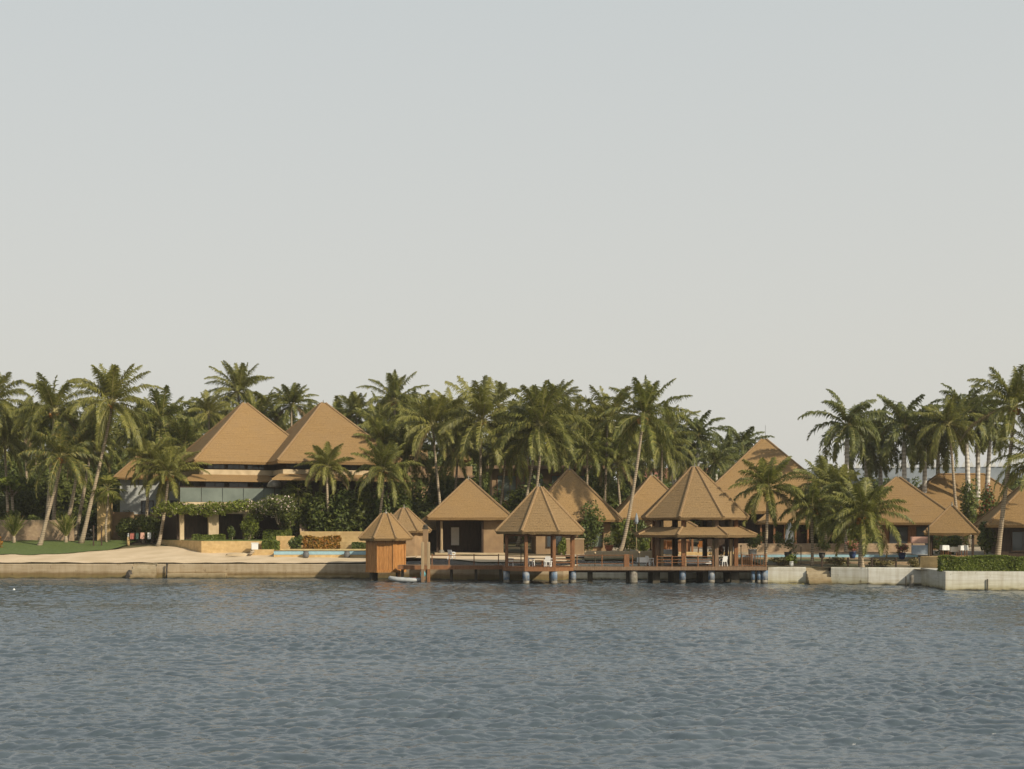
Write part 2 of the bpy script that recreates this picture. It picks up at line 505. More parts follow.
def build_water():
    rng = np.random.default_rng(4)
    ys = list(np.linspace(9.0, 21.0, 60))
    while ys[-1] < 138: ys.append(ys[-1] * 1.00165)
    ys = np.array(ys)
    nc = 1250
    u = np.linspace(-1, 1, nc)
    YY, UU = np.meshgrid(ys, u, indexing='ij')
    XX = UU * (0.48 * YY + 22)
    YY, UU, XX = YY.astype(np.float32), UU.astype(np.float32), XX.astype(np.float32)
    zz = np.zeros_like(XX)
    dX, dY = np.zeros_like(XX), np.zeros_like(XX)
    spacing = np.maximum(0.0019 * YY, 0.04)
    wind = R(-80)                                     # waves run towards the viewer, slightly to the right
    for i in range(210):
        lam = 0.15 * (4.5 ** rng.random()) if i % 6 else 0.75 * (2.8 ** rng.random())   # ripples and some longer chop
        th = wind + rng.normal(0, 0.5)
        k = 2 * PI / lam
        a = WAVE_A * lam * (1.05 if i % 6 else 0.85)
        ph = rng.random() * 6.28
        fade = np.clip((lam / spacing - 1.5) / 1.8, 0, 1)
        cx_, cy_ = np.float32(k * math.cos(th)), np.float32(k * math.sin(th))
        arg = cx_ * XX + cy_ * YY + np.float32(ph)
        # slow groups so the pattern never repeats evenly
        g = 0.6 + 0.6 * np.sin((XX * np.float32(math.sin(th * 3.1 + i)) + YY * np.float32(math.cos(th * 2.3 + i))) * np.float32(k / 8.0) + np.float32(i))
        ag = np.float32(a) * g * fade
        zz += ag * np.sin(arg)
        c_ = ag * np.cos(arg)
        dX += c_ * np.float32(math.cos(th) * 1.0)
        dY += c_ * np.float32(math.sin(th) * 1.0)
    patch = 0.85 + 0.28 * np.sin(XX * 0.07 + 1.3 * np.sin(YY * 0.07)) * np.sin(YY * 0.16 + 1.7 * np.sin(XX * 0.05 + 2)) + 0.22 * np.sin(YY * 0.37 + 2.2 * np.sin(XX * 0.06)) * np.sin(XX * 0.12 + YY * 0.05)
    edge = np.clip((1 - np.abs(UU)) * 25, 0, 1) * np.clip((YY - 9) / 10, 0, 1) * np.clip((138 - YY) / 4, 0, 1)
    zz *= edge * patch
    co = np.stack([XX - dX * edge, YY - dY * edge, zz], -1).reshape(-1, 3)
    nr = len(ys)
    idx = np.arange(nr * nc).reshape(nr, nc)
    q = np.stack([idx[:-1, :-1], idx[:-1, 1:], idx[1:, 1:], idx[1:, :-1]], -1).reshape(-1, 4)
    b = len(co)
    y0, y1 = ys[0], ys[-1]
    h0, h1 = 0.48 * y0 + 22, 0.48 * y1 + 22
    FAR = 850
    ex = np.array([[-FAR, -60, 0], [FAR, -60, 0], [FAR, y0, 0], [-FAR, y0, 0], [FAR, y1, 0], [-FAR, y1, 0], [FAR, FAR, 0], [-FAR, FAR, 0],
                   [-h0, y0, 0], [h0, y0, 0], [h1, y1, 0], [-h1, y1, 0]], float)
    exf = np.array([[0, 1, 2, 3], [3, 8, 11, 5], [9, 2, 4, 10], [5, 4, 6, 7]]) + b
    co = np.vstack([co, ex]); q = np.vstack([q, exf])
    me = bpy.data.meshes.new('water')
    me.vertices.add(len(co)); me.vertices.foreach_set('co', co.ravel())
    me.loops.add(len(q) * 4); me.loops.foreach_set('vertex_index', q.ravel())
    me.polygons.add(len(q)); me.polygons.foreach_set('loop_start', np.arange(len(q)) * 4)
    me.polygons.foreach_set('use_smooth', [True] * len(q))
    me.update(calc_edges=True)
    m, nt, p, out = new_mat('lagoon_water')
    geo = nd(nt, 'ShaderNodeNewGeometry')
    mp = nd(nt, 'ShaderNodeMapping'); mp.inputs['Scale'].default_value = (1.0, 1.7, 1.0)
    nt.links.new(geo.outputs['Position'], mp.inputs['Vector'])
    n1 = noise(nt, mp.outputs[0], 7.0, 4, 0.6)
    n2 = noise(nt, mp.outputs[0], 0.055, 3, 0.5)
    nt.links.new(ramp(nt, n2, [(0.35, (0.056, 0.074, 0.086)), (0.65, (0.077, 0.097, 0.110))]), p.inputs['Base Color'])
    p.inputs['Roughness'].default_value = 0.08
    p.inputs['IOR'].default_value = 1.55
    bump(nt, p, n1, 0.2, 0.08)
    me.materials.append(m)
    o = bpy.data.objects.new('water', me); COL.objects.link(o)
    o['kind'] = 'structure'


build_water()
# dusty air
mb = MB(); mb.box(-900, 900, -90, 880, -1.8, 27)
m = bpy.data.materials.new('dusty_air'); m.use_nodes = True
nt = m.node_tree; nt.nodes.remove(nt.nodes['Principled BSDF'])
pv = nd(nt, 'ShaderNodeVolumePrincipled'); pv.inputs['Color'].default_value = (0.93, 0.90, 0.84, 1); pv.inputs['Density'].default_value = HAZE
pv.inputs['Anisotropy'].default_value = 0.2
nt.links.new(pv.outputs['Volume'], nt.nodes['Material Output'].inputs['Volume'])
mb.build('haze', m)['kind'] = 'stuff'


def sheet(name, cols, rows_fn, zfn, mat, kind='structure', inside=None):
    """a ground sheet: columns of x, rows of y per column"""
    mb = MB()
    nr = None
    for x in cols:
        ry = rows_fn(x); nr = len(ry)
        for y in ry: mb.v.append((x, y, zfn(x, y)))
    for i in range(len(cols) - 1):
        for j in range(nr - 1):
            a = i * nr + j
            if inside is None or inside(0.5 * (cols[i] + cols[i + 1]), mb.v[a][1]):
                mb.f.append((a, a + nr, a + nr + 1, a + 1)); mb.m.append(0)
    o = mb.build(name, mat, smooth=True)
    o['kind'] = kind
    return o


def hn(x, y):                          # gentle unevenness of the ground
    return 0.05 * math.sin(x * 0.7 + 1.3 * math.sin(y * 0.5)) + 0.03 * math.sin(y * 1.3 + x * 1.9)


cols = sorted(set([-840, -500, -260] + list(np.arange(-120, 120.1, 1.5)) + [21.75, 21.95, 33.1, 33.5, 260, 500, 840]))
steps_y = [0.25, 1, 2, 3.2, 4.6, 6.2, 8, 10, 12.5, 15, 18, 22, 27, 34, 45, 60, 85, 130, 220, 400, 640]
sheet('ground', cols, lambda x: [shore(x) + d for d in steps_y], lambda x, y: ground(x, y) + 0.6 * hn(x, y), M['soil'])
# beach: from the quay up to the garden
BEACH_BACK = [(-90, 139), (-48, 139.5), (-42, 141.5), (-39.5, 144.5), (-38.5, 146), (-36.3, 146), (-32, 141), (-20, 137), (-14, 133.5), (-9, 130)]
bc = list(np.arange(-90, -8.9, 0.5))
sheet('sand_beach', bc, lambda x: list(np.linspace(shore(x) + 0.28, max(shore(x) + 0.6, lerp(x, BEACH_BACK)), 24)),
      lambda x, y: ground(x, y) + 0.14 + 0.5 * hn(x, y) + 0.02 * math.sin(3.1 * x + 2 * y) * math.sin(2.3 * y - x), M['sand'])
LF = [(-90, 136.5), (-48, 137.2), (-44, 138.6), (-41.5, 142), (-40.6, 146)]
lc = list(np.arange(-90, -40.5, 0.5))
lawn = sheet('lawn', lc, lambda x: list(np.linspace(lerp(x, LF) + 0.25 * math.sin(x * 2), 151.5, 16)), lambda x, y: ground(x, y) + 0.20 + 0.6 * hn(x, y), M['grass'])
# apron of pale paving in front of the cottages
ac = [-9 + 0.5 * i for i in range(0, 29)]
sheet('paved_apron', ac, lambda x: list(np.linspace(shore(x) + 0.27, 131.0, 8)), lambda x, y: ground(x, y) + 0.09, M['sand'])
pc = [5 + 0.6 * i for i in range(0, 84)]
sheet('pool_terrace', pc, lambda x: list(np.linspace(max(shore(x) + 0.27, 129.4), 150, 12)), lambda x, y: ground(x, y) + 0.10, M['paving'])

# ------------------------------------------------------------------ quay and sea walls


def seawall(name, label, pts, ztop, mat, thick=0.6, zbot=-0.8, cope=None):
    """wall along a line of waterside points; body behind the line"""
    mb = MB()
    P = [np.array(p, float) for p in pts]
    n = len(P)
    off = []
    for i in range(n):
        t = P[min(i + 1, n - 1)] - P[max(i - 1, 0)]; t /= np.linalg.norm(t)
        off.append(P[i] + np.array([-t[1], t[0]]) * thick)
    vs, fs = [], []
    for i in range(n):
        zt = ztop if not hasattr(ztop, '__len__') else ztop[i]
        c = 0.05
        d = (off[i] - P[i]) / thick
        vs += [(*P[i], zbot), (*P[i], zt - c), (*(P[i] + d * c), zt), (*(off[i]), zt), (*off[i], zbot)]
    for i in range(n - 1):
        a, b = i * 5, i * 5 + 5
        for k in range(4): fs.append((a + k, b + k, b + k + 1, a + k + 1))
    fs += [(4, 3, 2, 1, 0), tuple((n - 1) * 5 + k for k in range(5))]
    mb.add(vs, [f[::-1] for f in fs])
    o = mb.build(name, mat)
    return tag(o, label, 'sea wall')


def dense(pts, d=2.0, jit=0.0):
    out = []
    r = random.Random(3)
    for a, b in zip(pts[:-1], pts[1:]):
        n = max(1, int(math.hypot(b[0] - a[0], b[1] - a[1]) / d))
        for i in range(n):
            out.append((a[0] + (b[0] - a[0]) * i / n, a[1] + (b[1] - a[1]) * i / n + r.uniform(-jit, jit)))
    return out + [pts[-1]]


sx0, sx1 = X(133, 130.4), X(157, 130.4)
seawall('quay_wall', 'stained tan quay wall under the lawn, left of the boat steps', dense([(-260, 131), (-48, 130.5), (sx0, 130.4)], 2, 0.03), 1.37, M['quay'])
qb = seawall('quay_wall', 'long weathered quay wall under the sand, from the boat steps to the wooden hut', dense([(sx1, 130.35), (-14.3, 130), (-6, 127), (-2.9, 124.7), (4.6, 124.7), (5.8, 127)], 2, 0.03), 1.37, M['quay'])
mb = MB(); mb.bbox(X(167, 129.6), X(226, 129.6), 129.55, 130.6, -0.6, 0.50, 0.05); mb.bbox(X(226, 129.7), X(352, 129.7), 129.75, 130.6, -0.6, 0.27, 0.05)
mb.build('footing_ledge', M['steps'], qb)
# boat steps
st = thing('boat_steps', 'worn stone steps let into the quay wall, going down to the water', 'steps', ((sx0 + sx1) / 2, 131, 0))
wst = (sx1 - sx0) / 2
mb = MB()
for k in range(6):
    mb.box(-wst + 0.02, wst - 0.02, -1.9 + 0.3 * k, 2.2, -0.6 if k == 0 else 0.16 + 0.25 * (k - 1) + 0.001, 0.16 + 0.25 * k)
mb.build('flight', M['steps'], st)
for nm, px, py, s_ in (('dark wedge standing in for the shaded end of the boat steps at the waterline', 129.5, 575.5, 0.75), ('small dark lump standing in for shade near the top of the boat steps', 153.5, 566.5, 0.42)):
    mb = MB(); rr = random.Random(px)  # dark solids added in place of shade on the boat steps
    mb.ball((0, 0, 0), (s_ * 0.62, s_ * 0.5, s_ * 0.8), 9, 6)
    mb.v = [(v[0] * (1.15 - 0.5 * (v[2] / s_ + 0.5)) + rr.uniform(-.05, .05), v[1] + rr.uniform(-.06, .06), v[2] + rr.uniform(-.05, .05)) for v in mb.v]
    yy = 129.8 if s_ > 0.5 else 131.2
    tag(mb.build('dark_shade', M['dark_shade'], loc=(X(px, yy), yy, Z(py, yy) - 0.05)), nm, 'dark_shade')

mb = MB(); mb.tube([(0, 0, -0.6), (0.03, 0, 0.55), (0.06, 0, 0.85)], [0.09, 0.08, 0.07], 8); mb.ball((0.06, 0, 0.88), 0.11)
tag(mb.build('mooring_post', M['dark_shade'], loc=(X(166.5, 130.0), 130.0, 0.45)), 'short dark mooring post against the quay wall, right of the boat steps', 'post')

# right-hand sea walls
seawall('jetty_backwall', 'pale retaining wall in the shade behind the pavilion piers', dense([(5.8, 127), (21.9, 127)]), 1.42, M['wall_under'])
a1 = X(806, 118)
o = seawall('pale_seawall', 'pale concrete sea wall just right of the pavilion jetty', [(21.9, 126.9), (21.95, 118.3), (a1, 118)], 1.44, M['wall_grey'])
s2, e2 = X(831, 117.2), 116.0
xm = X(868, 116)
seawall('pale_seawall', 'greyer sea wall section between the stone boat steps and the short stout palm', dense([(s2, 117.2), (xm - 0.02, 116)], 2), 1.45, M['wall_grey'])
seawall('white_seawall', 'whitewashed sea wall section between the joint and the grey bastion', dense([(xm + 0.02, 115.99), (X(921, 115.0), 115.0), (34.1, 114.6)], 2), 1.47, M['wall_pale'])
st = thing('boat_steps', 'stone steps between the two pale sea walls near the small dark palm', 'steps', ((a1 + s2) / 2, 118.2, 0))
wst = (s2 - a1) / 2
mb = MB()
for k in range(6):
    mb.box(-wst + 0.02, wst - 0.02, -1.7 + 0.32 * k, 2.2, -0.6 if k == 0 else 0.10 + 0.26 * (k - 1) + 0.001, 0.10 + 0.26 * k)
mb.build('flight', M['steps'], st)
mb = MB(); mb.tube([(0, 0, -0.8), (0, 0, 1.0), (0.01, 0, 1.02)], [0.17, 0.16, 0.13], 10)
tag(mb.build('mooring_post', M['pier'], loc=(X(911.5, 111.6), 111.6, 0)), 'stout grey mooring pile standing in the water before the white sea wall', 'post')
mb = MB(); mb.tube([(0, 0, -0.8), (0, 0, 0.85)], [0.05, 0.05], 7)
tag(mb.build('mooring_post', M['pier_dark'], loc=(X(906, 112.4), 112.4, 0)), 'thin dark rod in the water beside the stout mooring pile', 'post')
bl = thing('planter_block', 'big grey concrete bastion carrying the clipped hedge', 'sea wall', (33.3, 106, 0))
mb = MB(); mb.prism([(0, 0), (50, -2.2), (50, 12), (0.82, 9.2)], -0.8, 1.47); mb.build('body', M['wall_grey'], bl)
mb = MB(); mb.box(X(986, 106) - 33.3, X(986.9, 106) - 33.3, -0.28, -0.2, -0.5, 0.9); mb.build('drain_pipe', M['pier_dark'], bl)
# rope of yellow floats on the water
rope = thing('float_line', 'line of small yellow floats lying on the water by the pale sea wall', 'float line', (X(769, 117), 117.2, 0.03))
mb = MB()
for k in range(26):
    mb.ball((k * 0.118, -0.05 * k * 0.1 + 0.04 * math.sin(k), 0.0), (0.045, 0.05, 0.05), 6, 4)
mb.tube([(0, 0, 0), (3.0, -0.02, 0)], [0.012, 0.012], 4)
mb.build('floats', plain('yellow_float', (0.5, 0.40, 0.10)), rope)

# ------------------------------------------------------------------ palms
def frond_mesh(mb, base, az, e0, bend, L, ll, n, rng, droop=0.5, w=0.10, leaf_mi=0, rach_mi=1, plumose=0.0, fwd=0.55, wind=0.0, seg2=0.85):
    """one pinnate frond: arching midrib and two rows of drooping leaflets"""
    K = 16
    ds = L / K
    p = np.array(base, float)
    pts = [p.copy()]
    a = az
    for i in range(K):
        t = (i + 0.5) / K
        e = e0 - bend * t ** 1.35
        a2 = a + wind * t * t
        p = p + ds * np.array([math.cos(e) * math.cos(a2), math.cos(e) * math.sin(a2), math.sin(e)])
        pts.append(p.copy())
    pts = np.array(pts)
    tw = rng.uniform(-0.5, 0.5)
    mb.tube(pts[::2], [0.055 * (1 - 0.85 * k / 8) + 0.008 for k in range(9)], 3, False, rach_mi)
    up = np.array([0, 0, 1.0])
    for side in (-1, 1):
        for i in range(n):
            t = 0.10 + 0.90 * (i + rng.random() * 0.7) / n
            f = t * K
            k = min(K - 1, int(f))
            q = pts[k] + (pts[k + 1] - pts[k]) * (f - k)
            T = pts[k + 1] - pts[k]; T /= np.linalg.norm(T)
            Sd = np.cross(T, up); nl = np.linalg.norm(Sd)
            Sd = Sd / nl if nl > 1e-3 else np.array([-math.sin(az), math.cos(az), 0])
            Nn = np.cross(Sd, T)
            ang = tw * t + rng.normal(0, 0.18 + plumose)
            prof = (0.55 + 1.5 * t) if t < 0.3 else (1.0 if t < 0.6 else 1.0 - 0.72 * ((t - 0.6) / 0.4) ** 1.3)
            l = ll * prof * rng.uniform(0.85, 1.1)
            fw = fwd * (0.75 + 0.7 * t)
            d1 = Sd * side * math.cos(ang) + Nn * (math.sin(ang) * side + 0.12) + T * fw
            d1 /= np.linalg.norm(d1)
            d2 = d1 + np.array([0, 0, -droop * rng.uniform(0.7, 1.5)])
            d2 /= np.linalg.norm(d2)
            m = q + d1 * l * 0.42
            e_ = m + d2 * l * 0.58 * seg2 / 0.85
            hw = T * (w * 0.5)
            b = len(mb.v)
            mb.v += [tuple(q - hw), tuple(q + hw), tuple(m + hw * 0.9), tuple(m - hw * 0.9), tuple(e_)]
            mb.f += [(b, b + 1, b + 2, b + 3), (b + 3, b + 2, b + 4)]
            mb.m += [leaf_mi, leaf_mi]


def coconut_crown(seed, nf=27, L=5.4, windy=0.15, upright=0.0, n=30, leaf='frond'):
    rng = np.random.default_rng(seed)
    mb = MB()
    for i in range(nf):
        t = i / (nf - 1)
        az = i * 2.39996 + rng.normal(0, 0.2)
        e0 = R(80 - 112 * t ** 0.95) + rng.normal(0, 0.10) + upright * (1 - t)
        Lf = L * (0.74 + 0.34 * min(1, t * 2.0)) * rng.uniform(0.88, 1.08)
        bend = R(26 + 60 * min(1, t * 1.6)) * rng.uniform(0.7, 1.25) * (1 - 0.35 * max(0, t - 0.6) / 0.4)
        base = (0.16 * math.cos(az), 0.16 * math.sin(az), 0.25 * (1 - t) - 0.1)
        dead = t > 0.9 and rng.random() < 0.25
        frond_mesh(mb, base, az, e0, bend, Lf, 1.15, n, rng, droop=0.75 + 0.9 * t, w=0.115, leaf_mi=2 if dead else 0,
                   fwd=0.75, wind=windy * rng.uniform(0.2, 1.4) * math.sin(az - 2.8) * -1, plumose=0.06)
    # fibrous heart where the fronds join
    mb.ball((0, 0, -0.05), (0.26, 0.26, 0.42), 7, 5, 1)
    return mb.mesh('coconut_crown', [M[leaf], M['rachis'], M['frond_dead']])


def royal_crown(seed, nf=23, L=5.2):
    rng = np.random.default_rng(seed)
    mb = MB()
    for i in range(nf):
        t = i / (nf - 1)
        az = i * 2.39996 + rng.normal(0, 0.15)
        e0 = R(80 - 116 * t) + rng.normal(0, 0.08)
        bend = R(58 + 46 * min(1, t * 1.3)) * rng.uniform(0.85, 1.15)
        frond_mesh(mb, (0.1 * math.cos(az), 0.1 * math.sin(az), 0), az, e0, bend, L * rng.uniform(0.88, 1.08) * (0.8 + 0.2 * min(1, 2 * t)), 0.92, 52, rng,
                   droop=1.15, w=0.14, plumose=0.16, fwd=0.5)
    return mb.mesh('royal_crown', [M['frond_royal'], M['rachis']])


def fan_crown(seed, n=22, r=1.0):
    rng = np.random.default_rng(seed)
    mb = MB()
    for i in range(n):
        t = i / (n - 1)
        az = i * 2.39996
        e = R(75 - 120 * t)
        d = np.array([math.cos(e) * math.cos(az), math.cos(e) * math.sin(az), math.sin(e)])
        stem = r * rng.uniform(0.5, 0.75)
        hub = d * stem
        mb.bar((0, 0, 0), tuple(hub), 0.025, mi=1)
        s_ = np.cross(d, [0, 0, 1.0]); s_ /= np.linalg.norm(s_) + 1e-6
        for j in range(13):
            a = R(-75 + 150 * j / 12)
            dd = d * math.cos(a) + s_ * math.sin(a) + np.array([0, 0, -0.25])
            l = r * rng.uniform(0.75, 0.95)
            mid = hub + dd * l * 0.55; tip = hub + dd * l + np.array([0, 0, -0.22 * l])
            sw = np.cross(dd, d); sw = s_ * math.cos(a) - d * math.sin(a); hw = sw * 0.05 * r
            b = len(mb.v)
            mb.v += [tuple(hub), tuple(mid + hw), tuple(tip), tuple(mid - hw)]
            mb.f += [(b, b + 1, b + 2, b + 3)]; mb.m += [0]
    return mb.mesh('fan_crown', [M['frond'], M['rachis']])


COCO = [coconut_crown(s, nf + 3, L * 1.12, wd, up, 56) for s, nf, L, wd, up in
        ((11, 27, 4.6, 0.2, 0.0), (12, 24, 4.9, 0.35, 0.1), (13, 29, 4.5, 0.1, 0.05), (14, 25, 4.7, 0.3, -0.1), (15, 30, 4.8, 0.25, 0.15), (16, 23, 4.4, 0.4, 0.0), (17, 26, 4.9, 0.3, 0.2), (18, 21, 4.6, 0.9, 0.1), (19, 27, 5.0, 0.75, -0.1), (20, 19, 4.3, 0.6, 0.25))]
COCO_Y = [coconut_crown(31, 24, 5.3, 0.2, 0.1, 50, 'frond_yellow'), coconut_crown(32, 26, 5.3, 0.2, 0.0, 50, 'frond_yellow')]
ROYAL = [royal_crown(s) for s in (41, 42, 43)]
FAN = [fan_crown(51), fan_crown(52, 18)]
mb = MB(); rr = random.Random(5)
for k in range(13):
    a = k * 2.4
    mb.ball((0.34 * math.cos(a) * rr.uniform(.7, 1.2), 0.34 * math.sin(a) * rr.uniform(.7, 1.2), -0.25 - 0.35 * rr.random()), (0.13, 0.13, 0.16), 7, 5)
NUTS = mb.mesh('coconut_cluster', M['coconut'], True)

prng = random.Random(77)
N_PALM = 0


def trunk_mesh(dx, dy, h, r0, r1, p, seed, royal=False, flare=1.55):
    rr = random.Random(seed)
    pts, rad = [], []
    n = 12
    wob = rr.uniform(-0.12, 0.12) * (0 if royal else 1)
    for i in range(n + 1):
        t = i / n
        s_ = t ** p
        wv = wob * math.sin(t * 5.5)
        pts.append((dx * s_ + wv, dy * s_ + wv * 0.6, -0.25 + (h + 0.25) * t))
        r = r0 + (r1 - r0) * t
        if royal: r = r0 * (1.0 + 0.18 * math.sin(PI * min(1, t * 1.1))) * (1 - 0.25 * t)
        if t < 0.12: r *= 1 + (flare - 1) * (1 - t / 0.12) ** 1.5
        rad.append(r)
    mb = MB(); mb.tube(pts, rad, 10, True)
    return mb


def palm(label, bpx, cpx, cpy, Y, s=1.0, p=0.85, kind='coconut', group=None, v=None, nuts=False, r0=0.19, dy=0.0, zb=None):
    global N_PALM
    N_PALM += 1
    bx = X(bpx, Y); cx = X(cpx, Y + dy)
    z0 = ground(bx, Y) if zb is None else zb
    h = Z(cpy, Y + dy) - z0
    nm = {'coconut': 'coconut_palm', 'yellow': 'coconut_palm', 'royal': 'royal_palm', 'fan': 'fan_palm'}[kind]
    t = thing(nm, label, 'palm tree', (bx, Y, z0), 0, group)
    seed = N_PALM * 13 + 5
    pr = random.Random(seed)
    if kind == 'royal':
        trunk_mesh(cx - bx, dy, h - 1.5, r0 * 1.45, 0.2, 1.0, seed, True, 1.3).build('trunk', M['bark_royal'], t, True)
        mb = MB(); mb.tube([(cx - bx, dy, h - 1.55), (cx - bx, dy, h - 1.2), (cx - bx, dy, h + 0.1)], [0.17, 0.21, 0.10], 9)
        mb.build('crownshaft', M['shaft'], t, True)
        me = ROYAL[(v if v is not None else N_PALM) % 3]
    elif kind == 'fan':
        trunk_mesh(cx - bx, dy, h, 0.13, 0.10, 1.0, seed, False, 1.2).build('trunk', M['bark'], t, True)
        me = FAN[(v if v is not None else N_PALM) % 2]
    else:
        trunk_mesh(cx - bx, dy, h, r0, 0.115, p, seed).build('trunk', M['bark'], t, True)
        lst = COCO_Y if kind == 'yellow' else COCO
        me = lst[(v if v is not None else N_PALM) % len(lst)]
        if nuts:
            link_mesh('coconut_cluster', NUTS, t, (cx - bx, dy, h), pr.uniform(0, 6), 0.9 + 0.3 * s)
    c = link_mesh('crown', me, t, (cx - bx, dy, h), pr.uniform(0, 6.28), (s, s, s * pr.uniform(0.95, 1.05)))
    c.rotation_euler = (pr.uniform(-0.2, 0.2), pr.uniform(-0.2, 0.2), pr.uniform(0, 6.28))
    return t


# left garden
palm('tall coconut palm with the longest leaning trunk, rooted at the right end of the lawn', 80, 112, 402, 149, 1.05, 0.85, nuts=True, v=4, r0=0.24)
palm('yellow-green coconut palm with orange heart and double-curved trunk rising from the middle of the lawn', 38, 61, 456, 146, 0.9, 0.75, 'yellow', nuts=True, v=0, r0=0.23)
palm('tall upright coconut palm above the yellow-green one on the lawn', 42, 54, 411, 154, 1.0, 0.5, nuts=True, v=1, r0=0.25)
palm('coconut palm with straight slim trunk just behind the lawn wall', 53, 59, 436, 158, 0.85, 0.8, r0=0.25)
palm('coconut palm leaning right behind the cycad at the right end of the lawn wall', 60, 83, 452, 154, 0.66, 0.9, 'yellow', v=1, r0=0.26)
palm('slim coconut palm leaning right between the lawn wall and the tallest leaning trunk', 74, 92, 443, 156, 0.75, 0.9, v=2, r0=0.25)
palm('coconut palm over the flat-topped tree at the left edge of the photo', 10, 4, 442, 160, 0.95, 1.0, v=3)
palm('coconut palm cut by the left edge, its high fronds reaching into the sky', -12, -8, 401, 158, 1.05, 1.0, v=5)
palm('coconut palm behind the left edge of the grove, crown between two taller ones', 30, 24, 424, 168, 0.9, 1.0, v=2)
palm('coconut palm with drooping crown just above the small roof of the white wing', 140, 135, 430, 172, 0.95, 1.0, v=3)
palm('broad coconut palm with fronds spread over the white wing left of the great roof', 146, 162, 425, 166, 1.1, 0.9, v=0)
palm('coconut palm with curved trunk on the sand in front of the white wing', 157, 169, 474, 147.5, 0.8, 0.7, nuts=True, v=6, r0=0.2)
palm('left one of two slim coconut palms leaning before the white wing', 143, 151, 461, 151, 0.7, 1.0, v=2)
palm('right one of two slim coconut palms leaning before the white wing', 152, 163, 463, 152.5, 0.7, 1.0, v=5)
palm('stiff fan palm before the tan gate pillar', 107, 107, 489, 150, 1.55, kind='fan')
palm('coconut palm left of the great roof, thin crown against the sky', 212, 208, 413, 186, 0.85, 1.0, v=5)
palm('tall coconut palm directly behind the peak of the left great roof', 240, 238, 392, 192, 1.0, 1.0, v=4)
palm('thin coconut palm in the gap just right of the left great peak', 264, 265, 408, 194, 0.75, 1.0, v=3)
palm('coconut palm behind the notch between the two great roofs', 292, 292, 405, 188, 0.85, 1.0, v=2)
palm('coconut palm just right of the right great peak, ragged crown', 358, 357, 414, 186, 0.8, 1.0, v=0)
palm('coconut palm low behind the right slope of the right great roof', 380, 378, 428, 180, 0.85, 1.0, v=1)
palm('short coconut palm standing in a grey planter before the right great roof', 329, 327, 467, 147, 0.66, 0.7, v=2, r0=0.17)
palm('pale green coconut palm with thin bent trunk behind the wooden hut', 377, 383, 470, 146, 0.78, 0.6, v=4, r0=0.16, nuts=True)
palm('slender fan palm on the terrace before the great house', 297, 298, 490, 149, 1.35, kind='fan', v=0)
palm('small fan palm beside the balcony of the great house', 268, 268, 489, 153, 1.3, kind='fan', v=1)
palm('tall coconut palm with yellowish heart, above the pale bent-trunk palm', 396, 394, 401, 184, 0.95, 1.0, nuts=True, v=6)
palm('coconut palm with long drooping fronds left of the first cottage peak', 444, 433, 425, 152, 0.98, 0.9, v=5)
palm('great coconut palm with a wind-tossed top above the first cottage', 478, 482, 420, 152, 1.2, 0.9, nuts=True, v=1)
palm('great full coconut palm directly behind the gazebo, with two pale trunks beside it', 532, 541, 425, 149, 1.15, 0.8, v=4)
palm('slim second trunk leaning left of the great palm behind the gazebo', 517, 536, 440, 152, 0.9, 0.9, v=6)
palm('coconut palm over the peak of the second cottage', 578, 576, 425, 168, 0.9, 1.0, v=3)
palm('blurred feathery coconut palm left of the tallest one by the third cottage', 603, 608, 421, 160, 1.05, 1.0, v=0)
palm('tall curved coconut palm between second and third cottages, with orange fruit', 617, 643, 416, 133, 0.95, 0.62, nuts=True, v=6, r0=0.19)
palm('coconut palm low over the third cottage roof', 660, 662, 447, 165, 0.9, 1.0, v=3)
palm('coconut palm just right of the right great roof, hiding its lower slope', 386, 384, 447, 156, 0.8, 0.9, v=4)
palm('lush coconut palm between the great house and the first cottage, low crown', 402, 407, 456, 156, 0.85, 0.9, v=2)
palm('leaning coconut palm over the left slope of the first cottage', 452, 457, 450, 158, 0.85, 0.8, v=0)
palm('coconut palm in the gap right of the first cottage peak, over the flat villa', 497, 505, 449, 158, 0.85, 0.8, v=3)
palm('coconut palm over the right slope of the second cottage', 588, 586, 452, 158, 0.85, 0.9, v=5)
palm('coconut palm low between second and third cottage peaks, behind the curved trunk', 622, 618, 463, 160, 0.75, 0.9, v=1)
palm('coconut palm hanging over the corner of the great house roof, left of its left eave', 186, 184, 446, 164, 0.9, 0.9, v=4)
palm('coconut palm right behind the dark small palm of the right-hand boat steps', 826, 824, 486, 138, 0.8, 0.9, v=3)
palm('low dark coconut palm between the stout palm and the big peak', 846, 842, 496, 134, 0.75, 0.9, v=6)
# royals
palm('royal palm behind the gap between the two free-standing royal palms, lower crown', 868, 866, 441, 166, 1.05, kind='royal', v=0)
palm('royal palm just right of the one directly over the right cottage peak', 924, 925, 432, 164, 1.1, kind='royal', v=1)
palm('royal palm with drooping crown left of the brown-trunked palm', 938, 938, 437, 168, 1.05, kind='royal', v=2)
palm('royal palm low behind the right slope of the third cottage', 676, 674, 449, 180, 0.95, kind='royal', v=1)
palm('royal palm glimpsed between the pavilion peak and the big peak', 728, 727, 456, 180, 0.95, kind='royal', v=0)
palm('royal palm against the sky left of the pavilion peak', 700, 698, 436, 178, 1.0, kind='royal', v=0)
palm('royal palm partly behind the left slope of the big peak right of the pavilion', 744, 742, 448, 184, 1.0, kind='royal', v=1)
palm('lower royal palm just behind the pavilion peak', 715, 716, 462, 172, 0.85, kind='royal', v=2)
palm('thick-crowned royal palm standing free against the sky, right of the big peak', 846, 847, 425, 152, 1.1, kind='royal', v=1)
palm('royal palm between the two free-standing ones on the right', 882, 880, 440, 168, 1.0, kind='royal', v=2)
